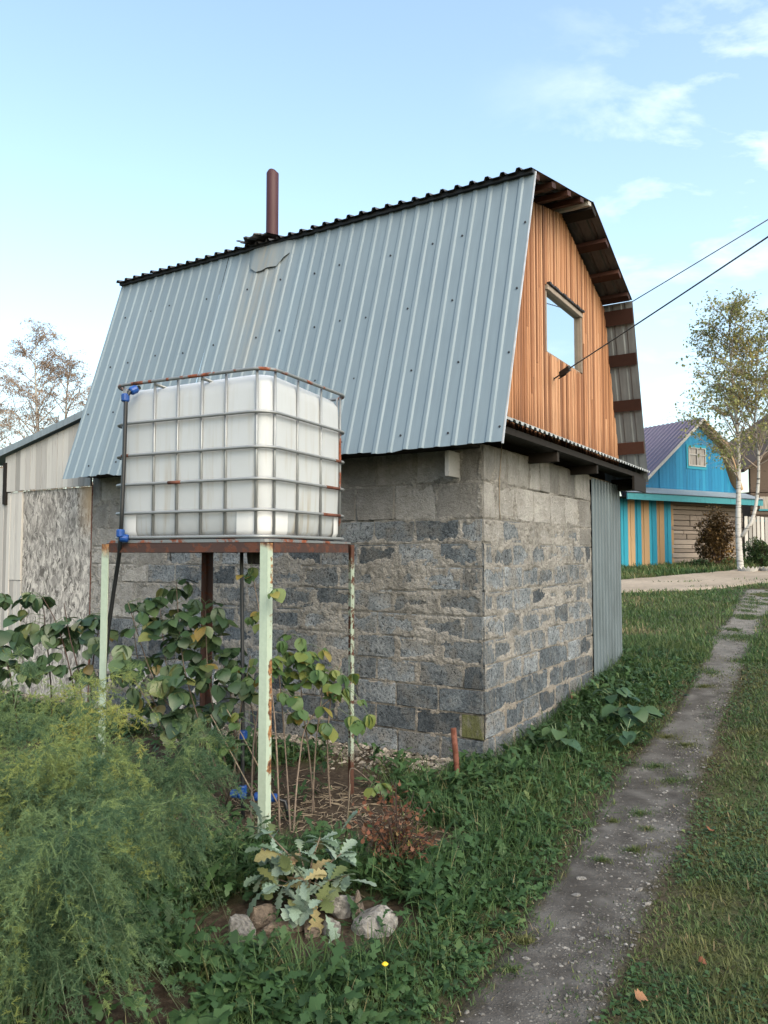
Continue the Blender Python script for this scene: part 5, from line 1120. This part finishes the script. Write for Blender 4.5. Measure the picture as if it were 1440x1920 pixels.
# ---------------------------------------------------------------- asparagus ferns
def asparagus(label, base, nst, H, spread, seed, shade, nb=30, nbl=13, nn=21, lean=(0, 0)):
    g_ = np.random.default_rng(seed); t = thing('asparagus_fern', label, 'asparagus', base); acc = Acc(); st = MB(); B0 = np.zeros(3)
    allP = []; allD = []; allL = []; allR = []
    for s in range(nst):
        az = 6.283 * (s + g_.random() * .8) / nst; Hh = H * g_.uniform(.72, 1.08); Rr = spread * g_.uniform(.35, 1.1); bx = np.array([math.cos(az), math.sin(az), 0]); b = bx * g_.uniform(.02, .14)
        tone = shade + g_.normal(0, .09); bx = bx + np.array([lean[0], lean[1], 0])
        def pt(u): u = np.asarray(u)[..., None]; return b + bx * Rr * u ** 1.7 + np.array([0, 0, 1]) * Hh * (u - .22 * u ** 3.2)
        st.tube([Vector(q) for q in pt(np.linspace(0, 1, 10))], [.004 * (1 - .8 * k / 10) for k in range(10)], 5, caps=False)
        u = g_.uniform(.16, 1, nb) ** .85; u[-1] = .99; P = pt(u); a2 = g_.uniform(0, 6.283, nb); el = g_.uniform(.05, .75, nb); Lb = (.42 * (1 - u) ** .6 + .15) * g_.uniform(.6, 1.35, nb) * H / 1.15
        D = np.stack([np.cos(a2) * np.cos(el), np.sin(a2) * np.cos(el), np.sin(el)], 1) + bx * .5; D /= np.linalg.norm(D, axis=1)[:, None]
        btone = tone + g_.normal(0, .17, nb); btone = np.minimum(btone, .90); btone[g_.random(nb) < .012] += .3
        v = np.sort(g_.uniform(.08, 1, (nb, nbl)), 1); Q = P[:, None] + D[:, None] * (Lb[:, None] * v)[..., None]; Q[..., 2] -= .95 * Lb[:, None] * v ** 2.2
        # branches as thin ribbons
        for k in range(nb): st.tube([Vector(P[k]), Vector(Q[k][nbl // 2]), Vector(Q[k][-1])], [.0009, .0006, .0003], 3, caps=False)
        dl = g_.normal(0, 1, (nb, nbl, 3)); dl /= np.linalg.norm(dl, axis=2)[..., None]; dl = dl * .8 + D[:, None] * .6; dl[..., 2] -= .35; dl /= np.linalg.norm(dl, axis=2)[..., None]
        Ll = g_.uniform(.03, .075, (nb, nbl)) * (1.2 - .6 * v)
        wv = g_.uniform(0, 1, (nb, nbl, nn)); S = Q[:, :, None] + dl[:, :, None] * (Ll[..., None] * wv)[..., None]; S[..., 2] -= .25 * Ll[..., None] * wv ** 2
        nd = g_.normal(0, 1, S.shape); nd /= np.linalg.norm(nd, axis=3)[..., None]; nd = nd * .75 + dl[:, :, None] * .75; nd /= np.linalg.norm(nd, axis=3)[..., None]
        allP.append(S.reshape(-1, 3)); allD.append(nd.reshape(-1, 3)); allL.append(g_.uniform(.009, .020, S[..., 0].size)); allR.append(np.repeat(btone, nbl * nn) + g_.normal(0, .05, S[..., 0].size))
        # branchlet axes
        E = Q + dl * Ll[..., None]; E[..., 2] -= .25 * Ll
        allP.append(Q.reshape(-1, 3)); allD.append((dl).reshape(-1, 3)); allL.append(Ll.ravel()); allR.append(np.repeat(btone, nbl))
    P = np.concatenate(allP); D = np.concatenate(allD); L = np.concatenate(allL); Rn = np.clip(np.concatenate(allR), 0, 1)
    sd = np.cross(D, g_.normal(0, 1, D.shape)); sd /= np.linalg.norm(sd, axis=1)[:, None] + 1e-9; n = len(P); w_ = .0011
    V = np.stack([P - sd * w_, P + sd * w_, P + D * L[:, None]], 1); F = np.arange(3 * n).reshape(n, 3)
    bz = base[2]; keep = (V[:, :, 2].min(1) > .0); V = V[keep]; n = len(V); F = np.arange(3 * n).reshape(n, 3)
    o = np_mesh('fronds', V.reshape(-1, 3), F, MAT['fern_needle'], np.repeat(Rn[keep], 3), parent=t); o['kind'] = 'stuff'; st.build('stems', MAT['green_stem'], t); return t
p = Vector((-1.20, 2.62, 0)); p.z = gz1(p.x, p.y); asparagus('blue green feathery asparagus fern arching over the grass', p, 17, 1.02, .50, 21, .29, 26, 24, 25)
p = Vector((-1.62, 3.25, 0)); p.z = gz1(p.x, p.y); asparagus('yellowing feathery asparagus fern behind the blue green one', p, 20, 1.32, .55, 22, .60, 25, 23, 21)
p = Vector((-1.15, 3.75, 0)); p.z = gz1(p.x, p.y); asparagus('smaller green asparagus fern at the foot of the left stand leg', p, 11, .95, .42, 23, .46, 24, 20, 20)
# ================================================================ TREES
def tree(name, label, base, H, r0, lean, seed, leaf_mat, leaf_n, leaf_s, crown_from, spread, nlimb, twigs, bark='birch_bark', group=None, stems=None, droop=.5, skip=0):
    r = random.Random(seed); g_ = np.random.default_rng(seed); base = Vector(base); t = thing(name, label, 'tree', base, group=group)
    tw = MB(); lim = MB(); tips = []; trunk = MB(); stems = stems or [(0, Vector((0, 0, 0)), Vector((lean[0], lean[1], H)), r0)]
    for (z0, p0, p1, rad) in stems:
        pts = []
        for k in range(15):
            f = k / 14; p = p0.lerp(p1, f); q = math.sin(f * math.pi) * .02 * H; pts.append(p + Vector((q * math.sin(seed + f * 5), q * math.cos(seed * 2 + f * 4), 0)))
        if z0: pts = [p + Vector((.36 * math.sin(math.pi * min(1, k / 8) ** .6) if k < 8 else 0, 0, 0)) for k, p in enumerate(pts)]
        trunk.tube([Vector((0, 0, -.15)) + pts[0]] + pts if not z0 else pts, ([rad * 1.25] if not z0 else []) + [max(rad * (1 - f / 14) ** .85, .012) for f in range(15)], 10)
        L = (p1 - p0).length
        for k in range(nlimb):
            f = crown_from + (1 - crown_from) * (k + r.random()) / nlimb; f = min(f, .985); s = pts[int(f * 14)].lerp(pts[min(14, int(f * 14) + 1)], f * 14 % 1); a = r.uniform(0, 6.283)
            ln = spread * (1.12 - f) ** .7 * r.uniform(.55, 1.15) * (.5 + .5 * min(1, (f - crown_from) / .25 + .3)); e = r.uniform(.45, 1.1)
            d = Vector((math.cos(a) * math.cos(e), math.sin(a) * math.cos(e), math.sin(e))); q = [s, s + d * ln * .5, s + d * ln + Vector((0, 0, -.10 * ln))]
            lim.tube(q, [max(rad * .28 * (1 - f) + .010, .009), .010, .005], 5, caps=False)
            for j in range(twigs):
                u_ = r.uniform(.25, 1); b = q[0].lerp(q[1], u_ * 2) if u_ < .5 else q[1].lerp(q[2], u_ * 2 - 1); a2 = r.uniform(0, 6.283); tl = r.uniform(.25, .6) * spread * .42
                dd = (d * .7 + Vector((math.cos(a2), math.sin(a2), r.uniform(-.2, .7)))).normalized(); c = [b, b + dd * tl * .5, b + dd * tl + Vector((0, 0, -droop * tl * .5))]
                tw.tube(c, [.005, .0035, .002], 3, caps=False); tips.append((c[0], c[1], c[2]))
    trunk.build('trunk', MAT[bark], t, True); lim.build('limbs', MAT['twig'], t)['kind'] = 'stuff'; tw.build('twigs', MAT['twig'], t)['kind'] = 'stuff'
    T_ = np.array([[list(a), list(b), list(c)] for a, b, c in tips]); k = g_.integers(0, len(T_), leaf_n); f = g_.uniform(.1, 1, leaf_n)[:, None]
    P = np.where(f < .5, T_[k, 0] + (T_[k, 1] - T_[k, 0]) * f * 2, T_[k, 1] + (T_[k, 2] - T_[k, 1]) * (f * 2 - 1)) + g_.normal(0, leaf_s * .6, (leaf_n, 3))
    n = leaf_n; L = g_.uniform(.6, 1.3, n) * leaf_s; rr = np.clip(.45 + .9 * (fbm(P[:, 0] * .8 + 9, P[:, 2] * .8, seed) - .5) + g_.normal(0, .2, n), 0, 1)
    V, F, Rn = strips(P, g_.uniform(0, 6.28, n), L, L * .75, g_.uniform(-1.5, .8, n), g_.uniform(0, .6, n), [(0, .2), (.4, 1), (1, 0)], rr)
    o = np_mesh('crown', V, F, MAT[leaf_mat], Rn, parent=t); o['kind'] = 'stuff'; return t
gd = lambda x, y: Vector((x, y, gz1(x, y)))
bp = AD(1388, 1034, 23.0); bp = gd(bp.x, bp.y)
tree('birch_tree', 'two stemmed white birch with thin yellowing crown before the blue house', bp, 7.7, .20, (0, 0), 12, 'birch_leaf', 13000, .085, .34, 3.6, 54, 16, 'birch_bark',
     stems=[(0, Vector((0, 0, 0)), Vector((-.12, .1, 7.7)), .095), (1, Vector((.05, 0, 1.0)), Vector((.85, .2, 7.0)), .058)])
for i, (px, D, top, lab) in enumerate(((45, 24, 640, 'bare pinkish birch, tallest of those behind the lean-to'), (112, 25, 690, 'bare birch whose crown touches the shed roof edge'), (-25, 27, 700, 'bare birch showing beyond the end of the lean-to roof'), (175, 32, 735, 'faint far birch just above the shed roof edge'))):
    p = AD(px, 1030, D); tz = AD(px, top, D).z; b = gd(p.x, p.y)
    tree('bare_birch', lab, b, tz - b.z, .14, (.2, 0), 30 + i, 'autumn_leaf', 13000, .05, .2, 3.3, 52, 18, 'birch_bark', group='bare birches behind the lean-to', droop=.9)

def leafy_bush(name, label, px, py, D, rx, ry, rz_, mat, n, s, seed, cat='bush', group=None):
    g_ = np.random.default_rng(seed); p = AD(px, py, D); p = gd(p.x, p.y); t = thing(name, label, cat, p, group=group); acc = Acc()
    u = g_.normal(0, 1, (n, 3)); u /= np.linalg.norm(u, axis=1)[:, None]; u *= g_.random(n)[:, None] ** .4; u *= (1 + .9 * (fbm(u[:, 0] * 2 + 5, u[:, 2] * 2 + 7, seed) - .5))[:, None]
    lob = g_.integers(0, 6, n); lc = g_.uniform(-.45, .45, (6, 3)); lr = g_.uniform(.45, .75, 6); u = u * lr[lob][:, None] + lc[lob]
    P = u * np.array([rx, ry, rz_]) + np.array([0, 0, rz_ * .92]); P[:, 2] = np.maximum(P[:, 2], .02); L = g_.uniform(.6, 1.3, n) * s
    V, F, Rn = strips(P, g_.uniform(0, 6.28, n), L, L * .7, g_.uniform(-1.2, .8, n), g_.uniform(0, .6, n), [(0, .2), (.4, 1), (1, 0)], np.clip(.45 + (fbm(P[:, 0] * 2, P[:, 2] * 2, seed + 3) - .5) + g_.normal(0, .2, n), 0, 1))
    acc.add(V, F, Rn); acc.build('foliage', MAT[mat], t); m = MB(); r = random.Random(seed)
    for k in range(14):
        a = r.uniform(0, 6.28); m.tube([(0, 0, -.05), (.4 * rx * math.cos(a), .4 * ry * math.sin(a), rz_ * .8), (.75 * rx * math.cos(a), .75 * ry * math.sin(a), rz_ * r.uniform(1.1, 1.7))], [.02, .012, .005], 4, caps=False)
    m.build('stems', MAT['dark_cane'], t)
leafy_bush('brown_bush', 'brown leaved bush against the grey timber wall of the blue house', 1345, 1036, 24.8, .95, .5, 1.1, 'brown_leaf', 6500, .085, 3)
leafy_bush('green_bush', 'rounded dark green bush right of the birch trunk', 1423, 1030, 24.5, .55, .5, .5, 'bush_leaf', 3000, .075, 4)
leafy_bush('low_green_plant', 'low leafy clump at the foot of the timber wall', 1312, 1048, 24.3, .40, .3, .18, 'bush_leaf', 900, .07, 5)

# ================================================================ BLUE HOUSE
BD = 26.5; bh0 = AD(1263, 1040, BD); bgz = gz1(bh0.x, bh0.y); bang = R(30)
gdv = Vector((math.cos(bang), math.sin(bang), 0)); gdn = Vector((-math.sin(bang), math.cos(bang), 0))        # along the front, and away from the viewer
house = thing('blue_house', 'bright blue garden house with purple metal roof and striped plank door', 'house', (bh0.x, bh0.y, bgz), bang)
def bl(px, py, y_=0.0):
    """pixel to house coordinates on the plane at local depth y_"""
    r_ = ray(px, py); o = Vector((0, 0, CAMZ)); base = Vector((bh0.x, bh0.y, bgz)) + gdn * y_; k = (base - o).dot(gdn) / r_.dot(gdn); q = o + r_ * k - Vector((bh0.x, bh0.y, bgz)); return (q.dot(gdv), q.z)
ap = bl(1319, 783, -.25); le = bl(1212, 896, -.25); rk = bl(1366, 832, -.25); re = bl(1392, 915, -.25)
gb0 = bl(1200, 922, 0)[0]; gb1 = bl(1390, 922, 0)[0]; zg0 = bl(1300, 921, 0)[1]; DEP = 5.2
# front wall below: timber logs
zw = bl(1300, 940, 0)[1]; wx0 = bl(1160, 1000, 0)[0]; wx1 = gb1
MB().box(wx0, wx1, .06, DEP, -.3, zw).build('wall', MAT['log_wood'], house)
lx0 = bl(1258, 1000, 0)[0]; z = -.08; fw = MB().box(lx0 - .02, wx1, .02, .058, -.2, zw).build('timber_wall', MAT['far_log'], house)
while z < zw - .05:
    hz_ = random.uniform(.13, .2); xj = lx0 + random.uniform(.5, 2.2); zt2 = min(z + hz_ - .012, zw)
    for xa, xb in ((lx0, xj - .01), (xj + .01, wx1)): MB().box(xa, xb, -.02 - random.random() * .03, .018, z, zt2 - random.random() * .012, .012).build('timber', MAT['log_wood'], fw)
    z += hz_
# striped door of vertical planks
dd = MB().box(wx0, lx0 - .03, .0, .03, -.25, zw - .02).build('striped_door', MAT['dark_wood'], house)
xs_ = [bl(px, 1000, 0)[0] for px in (1163, 1168, 1176, 1181, 1189, 1193, 1201, 1206, 1216, 1221, 1230, 1235, 1244, 1250, 1257, 1262)]
for i in range(len(xs_) - 1):
    c = ('cyan_board', 'tan_board')[(i // 2 + (0)) % 2] if True else ''
    MB().box(xs_[i], xs_[i + 1] - .008, -.035 - .012 * (i % 2), -.001, -.12 + .012 * i, zw - .03).build('plank', MAT[c], dd)
# gable
gp = [(gb0, zg0), (gb1 - .1, zg0), (re[0] - .28, re[1] + .1), (rk[0] - .22, rk[1] - .12), (ap[0], ap[1] - .28), (le[0] + .25, le[1] - .02)]
gab = MB().prism(gp, lambda u_, v_, h: (u_, h, v_), .02, .08).build('gable', MAT['deep_blue_board'], house)
xl = bl(1236, 880, 0)[0]; xs2 = np.arange(xl, gb1 - .12, .17)
def gtop(x_):
    P_ = [(le[0] + .25, le[1] - .02), (ap[0], ap[1] - .28), (rk[0] - .22, rk[1] - .12), (re[0] - .28, re[1] + .1), (gb1 - .1, zg0)]
    for a, b in zip(P_[:-1], P_[1:]):
        if a[0] <= x_ <= b[0]: return a[1] + (b[1] - a[1]) * (x_ - a[0]) / (b[0] - a[0])
    return zg0
w0 = bl(1289, 838, 0); w1 = bl(1322, 876, 0)
for x_ in xs2:
    x2 = x_ + .165; t0, t1 = gtop(x_), gtop(min(x2, gb1 - .12))
    if min(t0, t1) < zg0 + .1: continue
    if x2 > w0[0] and x_ < w1[0]:
        MB().box(x_, x2, -.005, .018, zg0, w1[1]).build('board', MAT['blue_paint_board'], gab); MB().prism([(x_, w0[1]), (x2, w0[1]), (x2, t1), (x_, t0)], lambda u_, v_, h: (u_, h, v_), -.005, .018).build('board', MAT['blue_paint_board'], gab)
    else: MB().prism([(x_, zg0), (x2, zg0), (x2, t1), (x_, t0)], lambda u_, v_, h: (u_, h, v_), -.005, .018).build('board', MAT['blue_paint_board'], gab)
wn_ = MB().box(w0[0], w1[0], .0, .02, w1[1], w0[1]).build('window', MAT['dark_wood'], house); xm = (w0[0] + w1[0]) / 2; zm = w1[1] + (w0[1] - w1[1]) * .62
for (xa, xb) in ((w0[0] + .04, xm - .02), (xm + .02, w1[0] - .04)):
    for (za, zb2) in ((w1[1] + .04, zm - .02), (zm + .02, w0[1] - .04)): MB().box(xa, xb, -.012, -.002, za, zb2).build('pane', MAT['curtain_glass'], wn_)
for (xa, xb, za, zb2) in ((w0[0], w0[0] + .04, w1[1], w0[1]), (w1[0] - .04, w1[0], w1[1], w0[1]), (w0[0] + .04, w1[0] - .04, w0[1] - .04, w0[1]), (w0[0] + .04, w1[0] - .04, w1[1], w1[1] + .04), (xm - .02, xm + .02, w1[1] + .04, w0[1] - .04)): MB().box(xa, xb, -.045, -.003, za, zb2).build('frame_bar', MAT['white_wood'], wn_)
MB().box(w0[0] + .042, xm - .022, -.04, -.003, zm - .018, zm + .018).build('frame_bar', MAT['white_wood'], wn_); MB().box(xm + .022, w1[0] - .042, -.04, -.003, zm - .018, zm + .018).build('frame_bar', MAT['white_wood'], wn_)
for (xa, xb, za, zb2) in ((w0[0] - .09, w0[0] - .002, w1[1] - .1, w0[1] + .09), (w1[0] + .002, w1[0] + .06, w1[1] - .1, w0[1] + .09), (w0[0], w1[0], w0[1] + .002, w0[1] + .09), (w0[0], w1[0], w1[1] - .1, w1[1] - .002)): MB().box(xa, xb, -.025, -.006, za, zb2).build('casing', MAT['cyan_board'], wn_)
# awning over the front
fa = bl(1176, 938, -.7); fb_ = bl(1395, 932, -.7); za0 = (fa[1] + fb_[1]) / 2
bo = MB().box(fa[0], gb1 + .2, -.72, -.68, za0 - .12, za0 + .10).build('awning', MAT['teal_board'], house)
m = MB(); m.add([(fa[0] - .05, -.75, za0 + .11), (gb1 + .25, -.75, za0 + .11), (gb1 + .25, .0, zg0 + .03), (fa[0] - .05, .0, zg0 + .03)], [(0, 1, 2, 3)]); V2 = [(a, b, c - .02) for a, b, c in m.v[:4]]; m.add(V2, [(3, 2, 1, 0)]); m.build('awning_sheet', MAT['galvanised_sheet'], bo)
MB().box(fa[0], gb1 + .2, -.676, .05, za0 - .04, za0 - .01).build('soffit', MAT['dark_wood'], bo)
# roof planes with profiled sheets
def bh_roof(a, b, mat):
    a = np.array(a); b = np.array(b); d = b - a; L = np.hypot(*d); d /= L; nn2 = np.array([-d[1], d[0]]); nn2 = nn2 if nn2[1] > 0 else -nn2
    pr2 = profile(.2, .03, .06, .025, DEP + .5, -.25); V = []
    for s in (0, 1): V += [(a[0] + d[0] * L * s + nn2[0] * h, q, a[1] + d[1] * L * s + nn2[1] * h) for q, h in pr2]
    k = len(pr2); m = MB(); m.add(V, [(j, j + 1, k + j + 1, k + j) for j in range(k - 1)]); return m.build('roof_sheet', mat, broof)
broof = MB().beam((ap[0], -.2, ap[1] - .12), (ap[0], DEP, ap[1] - .12), .1, .14).build('roof', MAT['tan_board'], house)
bh_roof(le, ap, MAT['purple_sheet']); bh_roof(ap, rk, MAT['purple_sheet']); bh_roof(rk, re, MAT['purple_sheet'])
for a, b in ((le, ap), (ap, rk), (rk, re)):
    a3 = Vector((a[0], -.245, a[1] - .07)); b3 = Vector((b[0], -.245, b[1] - .07)); MB().beam(a3, b3, .10, .03, (0, 1, 0)).build('verge_board', MAT['white_wood'] if a == le else MAT['tan_board'], broof)
    a3 = Vector((a[0], 1.2, a[1] - .04)); b3 = Vector((b[0], 1.2, b[1] - .04)); MB().beam(a3, b3, .03, 2.7, (0, 1, 0)).build('soffit', MAT['tan_board'], broof)
MB().beam((le[0] - .25, -.3, le[1] - .2), (le[0] - .25, DEP, le[1] - .2), .6, .03).build('side_roof', MAT['purple_sheet'], broof)
# ================================================================ DARK LOG HOUSE at the right
dh = AD(1455, 1010, 31); dz = gz1(dh.x, dh.y); dark = thing('log_house', 'dark brown log house half hidden behind the birch', 'house', (dh.x, dh.y, dz), R(12))
hw_ = 2.6; hh_ = AD(1440, 965, 31).z - dz; MB().box(-1.1, 4.5, .02, 4, -.4, hh_ + .9).build('wall', MAT['far_log'], dark)
z = 0
while z < hh_ + .9: MB().box(-1.15, 4.5, -.06, .018, z, z + .17, .03).build('log', MAT['far_log'], dark); z += .18
zr = AD(1395, 872, 30.5).z - dz; zr2 = AD(1440, 842, 30.5).z - dz; x0_ = AD(1395, 872, 30.5).x - dh.x; x1_ = AD(1440, 842, 30.5).x - dh.x; sl_ = (zr2 - zr) / (x1_ - x0_)
m = MB(); m.prism([(x0_ - .3, zr - .3 * sl_), (3.2, zr + (3.2 - x0_) * sl_), (3.2, zr + (3.2 - x0_) * sl_ - .12), (x0_ - .3, zr - .3 * sl_ - .12)], lambda u_, v_, h: (u_, h, v_), -.5, 4.2); m.build('roof', MAT['far_log'], dark)
MB().prism([(-1.1, hh_ + .9), (3.0, hh_ + .9), (3.0, zr + (3.0 - x0_) * sl_ - .15), (-1.1, max(hh_ + .92, zr + (-1.1 - x0_) * sl_ - .15))], lambda u_, v_, h: (u_, h, v_), .0, .1).build('gable', MAT['far_log'], dark)
wz = AD(1425, 955, 31).z - dz; wxx = AD(1418, 955, 31).x - dh.x; wi = MB().box(wxx, wxx + .6, -.08, -.062, wz, wz + .5).build('window', MAT['curtain_glass'], dark); MB().box(wxx - .06, wxx + .66, -.1, -.0805, wz - .07, wz - .002).build('frame_bar', MAT['teal_board'], wi)
fen = AD(1425, 985, 28); fz = gz1(fen.x, fen.y); fence = thing('picket_fence', 'pale blue low fence beyond the green bush', 'fence', (fen.x, fen.y, fz), R(8)); ftop = AD(1425, 968, 28).z - fz
for k in range(14): MB().box(-.6 + k * .16, -.6 + k * .16 + .12, 0, .02, -.1, ftop - .02 * (k % 3)).build('picket', MAT['grey_wood'], fence)
MB().box(-.6, 1.64, .021, .05, ftop - .2, ftop - .12).build('rail', MAT['teal_board'], fence)
# tyre planters
for i, (px, lab) in enumerate(((1402, 'weathered grey cut tyre planter at the birch trunk'), (1440, 'weathered grey cut tyre planter under the green bush'))):
    p = AD(px, 1040, 22.3); p = gd(p.x, p.y); t = thing('tyre_planter', lab, 'planter', p, group='tyre planters'); m = MB(); V = []; n = 28
    for k in range(n):
        a = 6.283 * k / n; V += [(.22 * math.cos(a), .22 * math.sin(a), -.03), ((.27 + .03 * (k % 2)) * math.cos(a), (.27 + .03 * (k % 2)) * math.sin(a), .08 + .08 * (k % 2))]
    m.add(V, [(2 * k, 2 * ((k + 1) % n), 2 * ((k + 1) % n) + 1, 2 * k + 1) for k in range(n)]); m.build('tyre', MAT['grey_wood'], t)
    m = MB(); m.add([(.2 * math.cos(6.283 * k / 14), .2 * math.sin(6.283 * k / 14), .02) for k in range(14)], [tuple(range(14))]); m.build('soil', MAT['ground_soil'], t)
